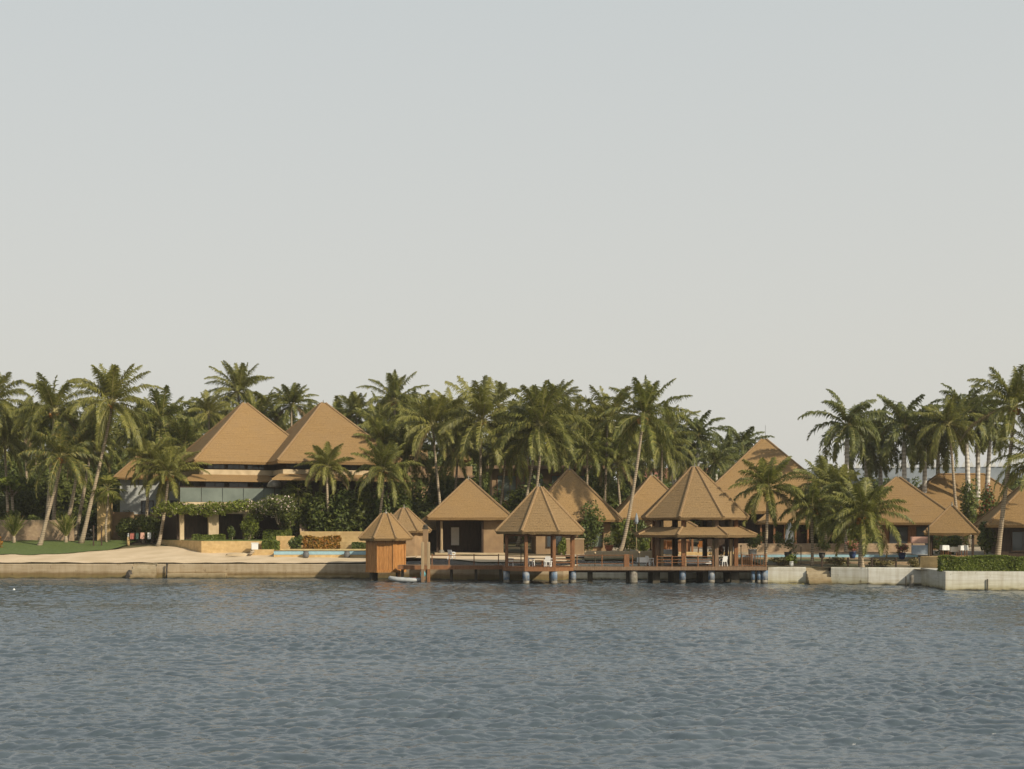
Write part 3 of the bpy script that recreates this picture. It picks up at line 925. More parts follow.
palm('royal palm with full drooping crown directly over the right cottage peak', 905, 904, 428, 158, 1.15, kind='royal', v=0)
palm('royal palm with white trunk, leftmost of the close white trunks at the right', 970, 966, 412, 158, 1.05, kind='royal', v=2)
palm('royal palm with ringed white trunk, middle of the close white trunks at the right', 977.5, 978, 420, 162, 0.95, kind='royal', v=0)
palm('royal palm with white trunk, rightmost of the close white trunks at the right', 984, 990, 425, 160, 0.9, kind='royal', v=1)
palm('brown-trunked palm left of the close white trunks', 962, 948, 424, 154, 0.85, 0.9, v=3)
# right foreground
palm('tall leaning coconut palm behind the clipped hedge at the right edge', 996, 1014, 406, 122.5, 0.9, 0.8, nuts=True, v=1, r0=0.23)
palm('coconut palm mostly beyond the right edge, only its fronds showing', 1046, 1040, 462, 121, 0.85, 0.9, v=4)
palm('coconut palm with a straight slim trunk at the right end of the jetty', 765.5, 768, 488, 121.5, 0.8, 0.9, v=5, r0=0.15, nuts=True)
palm('short stout coconut palm with huge spreading fronds behind the white sea wall', 861.5, 863, 515, 118.5, 0.84, 1.0, v=2, r0=0.26, nuts=True)
palm('dark small palm above the right-hand boat steps', 812, 812, 507, 121, 0.66, 1.0, v=0, nuts=True, r0=0.14)

# the grove behind: single palms whose crowns close the skyline
fill = [(-20, 436), (18, 440), (38, 430), (76, 436), (96, 432), (124, 446), (150, 440), (182, 446), (190, 424), (222, 430), (252, 424),
        (280, 428), (310, 430), (344, 424), (368, 442), (384, 422), (404, 420), (410, 442), (420, 414), (446, 410), (452, 436), (462, 414), (470, 444),
        (500, 408), (506, 436), (520, 420), (528, 446), (556, 432), (560, 406), (572, 448), (588, 440), (598, 450), (622, 440), (634, 452), (650, 436), (668, 432), (676, 450), (688, 458)]
for i, (px, py) in enumerate(fill):
    Yb = 186 + (i * 7) % 22
    px += prng.uniform(-4, 4)
    lab = ('coconut palm in the dense grove behind the great house' if px < 380 else 'coconut palm in the dense grove behind the cottages')
    palm(lab, px + prng.uniform(-6, 6), px, py + prng.uniform(-4, 6), Yb, prng.uniform(0.85, 1.1), 1.0,
         group='grove palms behind the great house' if px < 380 else 'grove palms behind the cottages')

# ------------------------------------------------------------------ leafy plants


def leaf_cloud(mb, blobs, n, size, rng, mi=0, flat=0.0):
    """blobs: (centre, radii); leaves sit mostly near the blob's skin"""
    wts = np.array([b[1][0] * b[1][2] for b in blobs]); wts = wts / wts.sum()
    ks = rng.choice(len(blobs), n, p=wts)
    d = rng.normal(size=(n, 3)); d /= np.linalg.norm(d, axis=1)[:, None]
    r = 1 - 0.55 * rng.random(n) ** 2.0
    C = np.array([b[0] for b in blobs], float)[ks]; RR = np.array([b[1] for b in blobs], float)[ks]
    P = C + d * RR * r[:, None]
    nn = d + rng.normal(size=(n, 3)) * 0.7 + np.array([0, 0, flat])
    nn /= np.linalg.norm(nn, axis=1)[:, None]
    a = np.cross(nn, rng.normal(size=(n, 3))); a /= np.linalg.norm(a, axis=1)[:, None] + 1e-9
    b_ = np.cross(nn, a)
    s_ = size * rng.uniform(0.6, 1.3, n)[:, None]
    A = a * s_; B = b_ * s_ * 0.5
    q = np.stack([P - A, P + B, P + A, P - B], 1).reshape(-1, 3)
    o = len(mb.v)
    mb.v += [tuple(x) for x in q.tolist()]
    mb.f += [(o + 4 * i, o + 4 * i + 1, o + 4 * i + 2, o + 4 * i + 3) for i in range(n)]
    mb.m += [mi] * n


PLN = 0


def blobs_in(rng, rx, ry, rz, k, rs, zc=None, low=0.0):
    out = []
    zc = rz if zc is None else zc
    for i in range(k):
        d = rng.normal(size=3); d /= np.linalg.norm(d)
        q = d * rng.random() ** 0.4 * (1 - rs * 0.7)
        z = zc + q[2] * rz
        s_ = rs * rng.uniform(0.7, 1.25)
        out.append(((q[0] * rx, q[1] * ry, max(z, rz * s_ * 0.6 + low)), (rx * s_, ry * s_, rz * s_)))
    return out


def bush(label, px, Y, wpx, hpx, mat='leaf_mid', size=0.16, dens=1.0, depth=None, zb=None, name='bush', cat='bush', group=None, k=12, petals=None, rs=0.42):
    """a low leafy bush w x h pixels large standing on the ground"""
    global PLN
    PLN += 1
    rng = np.random.default_rng(1000 + PLN)
    sc = Y / F
    rx, rz = wpx * sc / 2, hpx * sc / 2
    ry = depth or rx
    x = X(px, Y)
    t = thing(name, label, cat, (x, Y, ground(x, Y) if zb is None else zb), 0, group)
    mb = MB()
    bl = blobs_in(rng, rx, ry, rz, k, rs)
    area = rx * rz + ry * rz + rx * ry
    n = int(dens * 5.0 * area / (size * size)) + 60
    leaf_cloud(mb, bl, min(n, 9000), size, rng)
    mb.build('foliage', M[mat], t)
    mb = MB()
    for j in range(5):
        c = bl[j % len(bl)][0]
        mb.tube([(c[0] * 0.1, c[1] * 0.1, -0.05), (c[0] * 0.5, c[1] * 0.5, c[2] * 0.6), c], [0.04, 0.03, 0.012], 5)
    mb.build('stem', M['bark'], t)
    if petals:
        mb = MB()
        leaf_cloud(mb, [(b[0], tuple(x * 1.05 for x in b[1])) for b in bl if b[0][2] > rz * petals[2]], petals[1], 0.13, rng)
        mb.build('flowers', M[petals[0]], t)['kind'] = 'stuff'
    return t


def tree(label, px, Y, toppy, wpx, mat='leaf_dark', crown_frac=0.75, size=0.30, k=22, group=None, dens=1.5, name='broadleaf_tree'):
    """trunk with limbs and an uneven leafy crown"""
    global PLN
    PLN += 1
    rng = np.random.default_rng(3000 + PLN)
    x = X(px, Y); z0 = ground(x, Y); h = Z(toppy, Y) - z0
    rx = wpx * Y / F / 2; rz = h * crown_frac / 2; zc = h - rz
    t = thing(name, label, 'tree', (x, Y, z0), 0, group)
    mb = MB()
    fork = (rng.normal(0, 0.15), rng.normal(0, 0.15), max(0.8, (h - 2 * rz) * 0.95))
    mb.tube([(0, 0, -0.2), (fork[0] * 0.4, fork[1] * 0.4, fork[2] * 0.5), fork], [0.24, 0.19, 0.16], 8)
    bl = blobs_in(rng, rx, rx, rz, k, 0.36, zc)
    for j in range(7):
        c = bl[j][0]
        mb.tube([fork, tuple(0.55 * np.array(c) + 0.45 * np.array(fork) + np.array([0, 0, 0.2])), c], [0.11, 0.07, 0.02], 6)
    mb.build('trunk', M['bark'], t, True)
    mb = MB()
    n = int(5.5 * dens * (2 * rx * rz + rx * rx) / (size * size)) + 100
    leaf_cloud(mb, bl, min(n, 11000), size, rng, flat=0.5)
    mb.build('crown', M[mat], t)
    return t

# ------------------------------------------------------------------ thatched roofs


def roof_parts(parent, poly, z0, apex, z1, top=0.0, courses=18, thick=0.24, mat='thatch', seed=0, ridge=0.11, name='roof', step=0.014, ridge_name='ridge_cap', sub=True, inner=0.35, hips=None, top_pts=None):
    """stepped thatch courses on a polygon plan; hips capped with rolls. apex = (x, y); top = radius share left at the peak.
    top_pts: the plan of the peak when it is a ridge line rather than a point"""
    rng = np.random.default_rng(500 + seed)
    n = len(poly)
    P = np.array(poly, float); A = np.array(apex, float)
    T = np.array(top_pts, float) if top_pts is not None else A + (P - A) * top
    mb = MB()
    NS = 7                                                     # pieces along a side, for an uneven edge

    def ring(t, out, jit):
        q = P + (T - P) * t
        c = A + (T.mean(0) - A) * t
        d = q - c
        L = np.linalg.norm(d, axis=1)[:, None] + 1e-6
        q = q + d / L * out
        pts = []
        z = z0 + (z1 - z0) * t
        sag = -0.05 * math.sin(PI * t) * (z1 - z0) / 6
        for i in range(n):
            for k in range(NS):
                f = k / NS
                m = q[i] * (1 - f) + q[(i + 1) % n] * f
                j = 0 if k == 0 else rng.normal(0, jit)
                pts.append((m[0], m[1], z + sag + j))
        return pts
    N = n * NS
    rings = []
    rings.append(ring(0.0, -0.12, 0.03))
    rings[0] = [(x, y, z - thick) for x, y, z in rings[0]]
    for c in range(courses):
        t0, t1 = c / courses, (c + 1) / courses
        rings.append(ring(t0, step, 0.007))
        rings.append(ring(t1, 0.0, 0.004))
    b0 = len(mb.v)
    for r_ in rings: mb.v += r_
    for i in range(len(rings) - 1):
        for j in range(N):
            a, b = b0 + i * N + j, b0 + i * N + (j + 1) % N
            mb.f.append((a, b, b + N, a + N)); mb.m.append(0)
    last = b0 + (len(rings) - 1) * N
    mb.f.append(tuple(range(last, last + N))); mb.m.append(0)
    # underside, recessed towards the walls
    q = A + (P - A) * inner
    ub = len(mb.v)
    for i in range(n):
        mb.v.append((q[i][0], q[i][1], z0 - thick + 0.35 * (1 - inner)))
    for i in range(n):
        i2 = (i + 1) % n
        edge = [b0 + (i * NS + k) % N for k in range(NS + 1)]
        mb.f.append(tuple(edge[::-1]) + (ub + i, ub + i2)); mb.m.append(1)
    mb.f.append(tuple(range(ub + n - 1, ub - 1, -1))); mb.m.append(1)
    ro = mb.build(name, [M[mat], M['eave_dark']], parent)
    mb = MB()
    for i in range(n):
        if hips is not None and i not in hips: continue
        pts, rad = [], []
        for k in range(9):
            t = k / 8
            c = P[i] + (T[i] - P[i]) * t
            z = z0 + (z1 - z0) * t - 0.05 * math.sin(PI * t) * (z1 - z0) / 6
            pts.append((c[0], c[1], z + 0.03)); rad.append(ridge * (1.1 - 0.2 * t))
        mb.tube(pts, rad, 6)
    if top_pts is not None:
        mb.tube([(T[0][0], T[0][1], z1 + 0.05), (T[1][0], T[1][1], z1 + 0.05)], [ridge * 1.2] * 2, 6)
    if mb.v: mb.build(ridge_name, M['ridge'], ro)
    mb = MB()
    cx, cy = T.mean(0)
    if top_pts is None:
        mb.lathe((cx, cy, z1 - 0.1), [(0.16 + top * 0.6, 0.0), (0.13 + top * 0.4, 0.16), (0.05, 0.26), (0.045, 0.42), (0.01, 0.5)], 8)
        mb.build('finial', M['pier'], ro, True)
    return ro


def sq(s, s2=None):
    s2 = s2 or s
    return [(-s, -s2), (s, -s2), (s, s2), (-s, s2)]


def octa(Rr):
    return [(Rr * math.cos(R(22.5 + 45 * k)), Rr * math.sin(R(22.5 + 45 * k))) for k in range(8)]


def window(parent, x0, x1, z0, z1, y, fr='wood_dark', d=0.08, mull=1, yaw_side=None, glass='glass'):
    """window on a wall whose outer face is the plane y (facing -y)"""
    mb = MB(); w_ = 0.09
    mb.box(x0, x1, y - d, y + 0.02, z1 - w_, z1); mb.box(x0, x1, y - d - 0.03, y + 0.02, z0, z0 + w_)
    mb.box(x0, x0 + w_, y - d, y + 0.02, z0 + w_, z1 - w_); mb.box(x1 - w_, x1, y - d, y + 0.02, z0 + w_, z1 - w_)
    for k in range(mull):
        xm = x0 + (x1 - x0) * (k + 1) / (mull + 1)
        mb.box(xm - 0.03, xm + 0.03, y - d + 0.01, y + 0.02, z0 + w_, z1 - w_)
    f = mb.build('window', M[fr], parent)
    mb = MB(); mb.box(x0 + w_, x1 - w_, y - 0.03, y + 0.01, z0 + w_, z1 - w_)
    mb.build('pane', M[glass], f)
    return f


# ------------------------------------------------------------------ the great house (two pyramid roofs)
HYAW = R(24.6)
hY = 158.0
hx = X(244.8, hY)
gz = 3.3
house = thing('great_house', 'great house with two overlapping tall pyramid roofs above a vine-hung balcony', 'house', (hx, hY, gz), HYAW)
ze = Z(461.2, 150) - gz; zp = Z(403.5, hY) - gz
s_h = 7.3
roof_parts(house, sq(s_h), ze, (0, 0), zp, 0.03, 34, 0.3, 'thatch', 1, 0.13, inner=0.7)
R2 = (8.0, -4.3)
roof_parts(house, [(x + R2[0], y + R2[1]) for x, y in sq(s_h)], ze - 0.02, R2, zp - 0.03, 0.03, 34, 0.3, 'thatch', 2, 0.13, inner=0.7)
# upper storey under the roofs
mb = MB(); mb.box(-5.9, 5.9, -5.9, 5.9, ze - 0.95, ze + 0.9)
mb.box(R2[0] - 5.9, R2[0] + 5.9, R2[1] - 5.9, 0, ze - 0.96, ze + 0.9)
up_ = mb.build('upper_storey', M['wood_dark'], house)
for k in range(3): window(up_, -5.6 + 2.2 * k, -3.6 + 2.2 * k, ze - 0.85, ze - 0.05, -5.9, 'wood_dark', 0.06, 2)
for k in range(4): window(up_, R2[0] - 5.6 + 2.7 * k, R2[0] - 3.2 + 2.7 * k, ze - 0.85, ze - 0.05, R2[1] - 5.9, 'wood_dark', 0.06, 2)
# parapet band, pent roof below it
mb = MB(); mb.bbox(-6.6, 2.45, -6.6, 5.9, ze - 1.5, ze - 0.90, 0.03)
mb.bbox(R2[0] - 6.5, R2[0] + 6.6, R2[1] - 6.6, 1.0, ze - 1.48, ze - 0.92, 0.03)
mb.build('parapet', M['beige'], house)


def pent(x0, x1, y_in, y_out, z_in, z_out, hipl=1.3, hipr=1.3):
    vs = [(x0, y_out, z_out), (x1, y_out, z_out), (x1 - hipr, y_in, z_in), (x0 + hipl, y_in, z_in),
          (x0, y_out, z_out - 0.16), (x1, y_out, z_out - 0.16), (x1 - hipr, y_in, z_in - 0.3), (x0 + hipl, y_in, z_in - 0.3)]
    fs = [(0, 1, 2, 3), (4, 7, 6, 5), (0, 4, 5, 1), (1, 5, 6, 2), (3, 7, 4, 0), (2, 6, 7, 3)]
    return vs, fs


mb = MB()
mb.add(*pent(-8.6, 2.2, -6.6, -8.5, ze - 1.45, ze - 2.1)); mb.add(*pent(R2[0] - 8.2, R2[0] + 8.0, R2[1] - 6.6, R2[1] - 8.4, ze - 1.4, ze - 2.0))
mb.build('pent_roof', M['thatch'], house)
# middle storey, recessed and dark, with a glazed balcony in front
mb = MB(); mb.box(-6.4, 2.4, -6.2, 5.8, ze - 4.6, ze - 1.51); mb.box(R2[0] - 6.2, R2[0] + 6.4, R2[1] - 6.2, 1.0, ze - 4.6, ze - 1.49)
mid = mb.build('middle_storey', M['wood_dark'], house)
for k in range(3): window(mid, -5.9 + 2.6 * k, -3.7 + 2.6 * k, ze - 4.4, ze - 1.9, -6.2, 'wood_dark', 0.06, 1)
mb = MB(); mb.box(-9.2, 2.2, -9.1, -6.2, ze - 4.85, ze - 4.5); bal = mb.build('balcony', M['beige'], house)
mb = MB()
for k in range(5): mb.box(-9.1 + 2.26 * k, -9.1 + 2.26 * k + 2.2, -9.05, -9.0, ze - 4.48, ze - 2.95)
mb.build('glass_balustrade', M['bal_glass'], bal)
mb = MB(); mb.box(-9.15, 2.2, -9.08, -8.97, ze - 2.95, ze - 2.88); mb.build('handrail', M['wood_dark'], bal)
mb = MB(); mb.lathe((0.9, -9.7, ze - 2.85), [(0.8, 0.0), (0.86, 0.12), (0.72, 0.5), (0.42, 0.75), (0.08, 0.86)], 14)
awn = mb.build('dome_awning', M['pier'], house, True)
mb = MB(); mb.tube([(0.9, -9.7, ze - 4.8), (0.9, -9.7, ze - 2.8)], [0.04, 0.04], 6); mb.build('awning_pole', M['wood_dark'], house)
# ground floor: deep dark openings between beige piers
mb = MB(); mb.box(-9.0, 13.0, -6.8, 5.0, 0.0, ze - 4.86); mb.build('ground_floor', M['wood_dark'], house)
mb = MB(); mb.box(-9.2, 2.4, -9.1, -8.6, ze - 5.75, ze - 4.86); mb.build('lintel_beam', M['beige'], house)
for k, xx in enumerate((-8.9, -5.55, -2.1, 2.0, 6.5, 11.5)):
    w_ = 0.55 if k in (1, 4) else 0.22
    mb = MB(); mb.bbox(xx - w_, xx + w_, -9.05, -8.55, 0, ze - 5.75, 0.02); mb.build('pier', M['beige'] if k != 2 else M['wood_pale'], house)
mb = MB(); mb.box(3.0, 5.6, -7.4, -6.81, 0, 2.6); mb.build('garden_screen', M['tan_wall'], house)

# white wing to the left
wing = thing('white_wing', 'white rendered wing with a small thatched roof left of the great house', 'house', (X(158, 162), 162, gz), R(8))
mb = MB(); mb.box(-4.0, 4.6, -2.5, 4, 0, Z(478, 160) - gz)
wb = mb.build('body', M['wing_wall'], wing)
window(wb, -1.6, -0.2, 3.1, 4.6, -2.5, 'wood_dark'); window(wb, 1.5, 2.9, 3.1, 4.6, -2.5, 'wood_dark')
zz0 = Z(477.5, 158) - gz
roof_parts(wing, [(-4.6, -3.4), (0.8, -3.4), (0.8, 2.6), (-4.6, 2.6)], zz0, (-1.8, -0.4), Z(453, 162) - gz, 0.03, 14, 0.2, 'thatch', 3)
mb = MB(); mb.add(*pent(-4.2, 4.4, -2.5, -5.0, 3.0, 2.1, 0.4, 0.4)); mb.build('porch_roof', M['thatch'], wing)
for xx in (-3.8, 0.0, 3.9):
    mb = MB(); mb.bbox(xx - .12, xx + .12, -4.9, -4.66, 0, 2.0); mb.build('porch_post', M['wood_dark'], wing)

# ------------------------------------------------------------------ cottages


def cottage(label, px, Y, apy, epy, s, yaw=0.0, seed=0, s2=None, floor=None, name='thatched_cottage', courses=20, mat='thatch', inner=0.72, cat='cottage', thick=0.24):
    x = X(px, Y)
    z0 = ground(x, Y) + 0.05 if floor is None else floor
    t = thing(name, label, cat, (x, Y, z0), yaw)
    zt = Z(apy, Y) - z0
    zeave = Z(epy, Y - s * 0.95) - z0
    roof_parts(t, sq(s, s2), zeave, (0, 0), zt, 0.03, courses, thick, mat, seed, 0.12, inner=inner)
    return t, zeave - thick


# first cottage: open front with a stone wall to the right
t, he = cottage('thatched cottage with an open dark front, left of the gazebo', 468.5, 137.5, 479.5, 517.5, 4.15, R(4), 11)
mb = MB(); mb.box(-3.4, 3.4, -3.6, 3.4, -0.6, 0.02); mb.build('floor_slab', M['beige'], t)
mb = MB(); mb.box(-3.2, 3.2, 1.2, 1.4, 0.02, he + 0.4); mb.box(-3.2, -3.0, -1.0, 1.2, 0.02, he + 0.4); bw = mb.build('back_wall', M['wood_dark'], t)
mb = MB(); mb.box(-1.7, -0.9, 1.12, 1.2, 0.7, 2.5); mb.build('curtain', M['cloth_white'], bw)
mb = MB(); mb.box(1.35, 3.3, -3.0, 1.4, 0.02, he + 0.3); mb.build('stone_wall', M['tan_wall'], t)
mb = MB(); mb.bbox(1.15, 1.36, -3.1, -2.85, 0.02, he + 0.2); mb.build('door_post', M['wood_dark'], t)
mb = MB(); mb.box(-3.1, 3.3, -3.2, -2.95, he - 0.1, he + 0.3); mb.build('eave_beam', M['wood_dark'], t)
mb = MB(); mb.tube([(-2.75, -3.0, 0.3), (-2.75, -3.0, he)], [0.15, 0.13], 10); po = mb.build('column', M['wood_pale'], t)
mb = MB(); mb.lathe((-2.75, -3.0, 0.02), [(0.3, 0), (0.3, 0.12), (0.2, 0.3)], 10); mb.build('column_base', M['pier'], po)
# second cottage
t, he = cottage('thatched cottage with a white-framed window, half behind the right of the gazebo', 569.5, 138.5, 470, 519.5, 4.75, R(3), 12)
mb = MB(); mb.box(-3.6, 3.7, -3.4, 3.6, -0.6, he + 0.4); wl = mb.build('wall', M['tan_wall'], t)
mb = MB(); mb.box(-3.62, 3.72, -3.46, -3.4, he - 0.12, he + 0.25); mb.build('eave_beam', M['wood_dark'], t)
window(wl, 1.35, 2.95, 0.5, 2.55, -3.4, 'wood_dark', 0.1, 1, glass='bal_glass'); window(wl, -2.6, -1.0, 0.5, 2.55, -3.4, 'wood_dark', 0.1, 1)
# third cottage
t, he = cottage('thatched cottage roof just left of the pavilion, behind the clipped shrubs', 652, 150, 476, 517.5, 4.35, R(2), 13)
mb = MB(); mb.box(-3.3, 3.3, -3.2, 3.3, -0.6, he + 0.4); wl = mb.build('wall', M['tan_wall'], t)
window(wl, -2.4, -0.6, 0.6, 2.4, -3.2, 'wood_dark', 0.1, 1); window(wl, 0.8, 2.6, 0.6, 2.4, -3.2, 'wood_dark', 0.1, 1)
# low bar roof seen through the pavilion
t, he = cottage('low thatched bar with open sides seen between the pavilion posts', 671, 139.5, 512, 527, 2.35, R(0), 14, None, None, 'open_bar', 8, cat='bar', inner=0.8)
for sx in (-1.9, 1.9):
    for sy in (-1.9, 1.7):
        mb = MB(); mb.bbox(sx - .1, sx + .1, sy - .1, sy + .1, -0.3, he + 0.3); mb.build('post', M['wood_red'], t)
mb = MB(); mb.box(-1.75, 1.75, -1.7, -1.3, 0, 1.05); mb.box(-1.85, 1.85, -1.85, -1.2, 1.05, 1.12); mb.build('counter', M['wood_red'], t)
mb = MB(); mb.box(-1.8, 1.8, 1.2, 1.4, 0, he + .2); mb.build('back_wall', M['tan_wall'], t)
# the big peak right of the pavilion, with a hipped porch
t, he = cottage('biggest single pyramid roof, right of the pavilion, with a hipped porch and mast', 764, 158, 439.5, 511, 9.0, R(-6), 15, None, None, 'great_hall', 32, cat='hall', thick=0.3)
mb = MB(); mb.box(-7, 7, -6.6, 7, -0.5, he + 0.6); mb.build('wall', M['wood_dark'], t)
zpo = Z(522.5, 146) - t.location[2]
roof_parts(t, [(-1.6, -12.2), (4.1, -12.2), (4.1, -6.0), (-1.6, -6.0)], zpo, (1.25, -7.4), zpo + 2.2, 0.05, 9, 0.22, 'thatch', 16, name='porch_roof', inner=0.8)
for xx in (-1.2, 0.2, 1.3, 2.4, 3.7):
    mb = MB(); mb.bbox(xx - 0.1, xx + 0.1, -11.7, -11.45, 0, zpo - 0.1); mb.build('porch_column', M['wood_red'], t)
mb = MB(); mb.box(-1.3, 3.8, -7.6, -7.4, 0, zpo); mb.build('porch_back', M['wood_dark'], t)
mb = MB(); mb.tube([(0.15, 0, Z(440, 158) - t.location[2]), (0.15, 0, Z(425, 158) - t.location[2])], [0.025, 0.015], 5); mb.build('mast', M['pier_dark'], t)
# small round hut behind the wooden hut
x_ = X(404, 133)
t = thing('round_hut', 'small tan round hut behind the wooden hut on stilts', 'hut', (x_, 133, ground(x_, 133)), R(10))
z0 = t.location[2]
roof_parts(t, octa(2.75), Z(531, 131) - z0, (0, 0), Z(508.5, 133) - z0, 0.12, 10, 0.2, 'thatch_pale', 17)
mb = MB(); mb.prism(octa(2.15), -0.4, Z(531, 131) - z0); mb.build('wall', M['tan_wall'], t)
# a thatch farther back beside it
t, he = cottage('low thatched shelter peeping out between the round hut and the first cottage', 436, 143, 512, 528, 2.4, R(12), 18, name='thatched_shelter', courses=8, cat='shelter', mat='thatch_pale')
mb = MB(); mb.box(-1.7, 1.7, -1.5, 1.7, -0.4, he + 0.3); mb.build('wall', M['wood_dark'], t)
# right-hand cottages
t, he = cottage('thatched cottage at the right, partly hidden by the stout palm', 898, 147, 477.5, 522.5, 6.1, R(-12), 19)
mb = MB(); mb.box(-4.9, 4.9, -4.6, 4.9, -0.5, he + 0.4); wl = mb.build('wall', M['wood_red'], t)
for k in range(3): window(wl, -3.9 + 2.7 * k, -2.0 + 2.7 * k, 0.3, 2.3, -4.6, 'wood_dark', 0.1, 1)
x_ = X(961, 166); z0 = ground(x_, 166)
t = thing('long_roofed_house', 'house with a long level ridge behind the white palm trunks at the right', 'house', (x_, 166, z0), R(-8))
zr, zb = Z(474.5, 166) - z0, Z(512, 160) - z0
roof_parts(t, sq(8.3, 6.0), zb, (0, 0), zr, 0.0, 24, 0.25, 'thatch', 20, inner=0.75, top_pts=[(-2.7, 0), (2.7, 0), (2.7, 0.01), (-2.7, 0.01)])
mb = MB(); mb.box(-6.6, 6.6, -4.5, 4.5, -0.4, zb); mb.build('wall', M['tan_wall'], t)
t, he = cottage('thatched cottage cut by the right edge, behind the hedge', 1044, 130, 468, 525, 5.75, R(-13), 21)
mb = MB(); mb.box(-4.4, 4.4, -4.0, 4.4, -0.5, he + 0.4); wl = mb.build('wall', M['wood_dark'], t)
window(wl, -3.4, -1.4, 0.4, 2.3, -4.0, 'wood_dark', 0.1, 1)
# small dining pavilion behind the hedge
x_ = X(952, 122.5); z0 = ground(x_, 122.5)
t = thing('dining_pavilion', 'small open pyramid-roofed pavilion with dark posts behind the hedge', 'pavilion', (x_, 122.5, z0), R(-19))
zb, zt = Z(533, 120) - z0, Z(506, 122.5) - z0
roof_parts(t, sq(2.32), zb, (0, 0), zt, 0.05, 11, 0.2, 'thatch', 22, 0.10, inner=0.8)
for sx in (-1.75, 1.75):
    for sy in (-1.75, 1.75):
        mb = MB(); mb.bbox(sx - .1, sx + .1, sy - .1, sy + .1, -0.3, zb); mb.build('post', M['wood_dark'], t)
mb = MB(); mb.box(-2.1, 2.1, -2.1, 2.1, -0.4, 0.72); mb.build('floor_slab', M['yellow_stone'], t)
mb = MB(); mb.tube([(-1.9, -2.3, -0.2), (-1.9, -2.3, 3.5)], [0.09, 0.07], 7); mb.build('lamp_pole', M['pier_dark'], t)
mb = MB(); mb.lathe((-1.9, -2.3, -0.2), [(0.25, 0), (0.25, 0.35), (0.1, 0.4)], 8); mb.build('pole_base', M['pier_dark'], t)

# ------------------------------------------------------------------ buildings behind the grove
x_ = X(547, 172); z0 = ground(x_, 172)
t = thing('flat_roofed_villa', 'brown flat-roofed villa half hidden by palms above the second cottage', 'house', (x_, 172, z0), R(3))
zt = Z(468, 172) - z0
mb = MB(); mb.box(-7.0, 6.8, -3.5, 4, 0, zt - 0.3); wl = mb.build('wall', M['tan_wall'], t)
mb = MB(); mb.bbox(-7.8, 7.6, -5.0, 5, zt - 0.3, zt + 0.1); mb.build('roof_slab', M['wood_deck'], t)
for k in range(4): window(wl, -6.4 + 3.3 * k, -4.0 + 3.3 * k, zt - 4.2, zt - 1.0, -3.5, 'wood_red', 0.1, 2, glass='bal_glass')
x_ = X(437, 178); z0 = ground(x_, 178)
t = thing('tan_villa', 'tan villa with small orange gables glimpsed through the palms left of the first cottage', 'house', (x_, 178, z0), R(5))
zt = Z(461, 178) - z0
mb = MB(); mb.box(-4.2, 4.4, -3, 4, 0, zt - 0.8); mb.build('wall', M['tan_wall'], t)
mb = MB(); mb.prism([(-4.0, -3.2), (-1.2, -3.2), (-1.2, 3), (-4.0, 3)], zt + 0.001, [zt + 0.3, zt + 0.3, zt + 1.6, zt + 1.6]); mb.prism([(1.0, -3.2), (4.2, -3.2), (4.2, 3), (1.0, 3)], zt + 0.001, [zt + 0.3, zt + 0.3, zt + 1.8, zt + 1.8])
mb.build('roof', M['thatch'], t)
mb = MB(); mb.bbox(-4.4, 4.6, -4.3, -3.01, zt - 2.3, zt - 2.0); mb.build('canopy', M['wood_deck'], t)
x_ = X(690, 245); z0 = ground(x_, 245)
t = thing('red_roofed_house', 'pale house with a red tiled roof far behind the palms left of the pavilion peak', 'house', (x_, 245, z0), R(-6))
zt = Z(479, 245) - z0
mb = MB(); mb.box(-12, 6, -4, 6, 0, zt); wl = mb.build('wall', M['white_wall'], t)
mb = MB(); v_, f_ = pent(-12.6, 6.6, 1.0, -4.6, zt + 2.0, zt, 3, 3); mb.add(v_, f_); mb.build('roof', plain('red_tile', (0.32, 0.13, 0.085), 0.8), t)
for k in range(6): window(wl, -11 + 2.8 * k, -9.6 + 2.8 * k, zt - 2.4, zt - 0.7, -4, 'wood_dark', 0.1, 1)
x_ = X(930, 300); z0 = ground(x_, 300)
t = thing('crenellated_hall', 'long haze-tinted grey-blue hall with pointed white parapet far behind the right-hand palms', 'hall', (x_, 300, z0), R(-14))
zt = Z(468.5, 300) - z0
mb = MB(); mb.box(-25, 22, -6, 8, 0, zt); wl = mb.build('wall', M['grey_far'], t)
mb = MB()
for k in range(32):
    xx = -24.5 + 1.46 * k
    mb.prism([(xx, -6.2), (xx + 0.95, -6.2), (xx + 0.95, -5.9), (xx, -5.9)], zt - 0.02, zt + 0.25)
    mb.add([(xx, -6.2, zt + 0.25), (xx + 0.95, -6.2, zt + 0.25), (xx + 0.95, -5.9, zt + 0.25), (xx, -5.9, zt + 0.25), (xx + 0.475, -6.05, zt + 1.25)], [(0, 1, 4), (1, 2, 4), (2, 3, 4), (3, 0, 4)])
mb.build('parapet', M['white_wall'], t)
for k in range(8): window(wl, -23 + 5.6 * k, -21.2 + 5.6 * k, zt - 4.6, zt - 2.2, -6, 'grey_far', 0.1, 1)

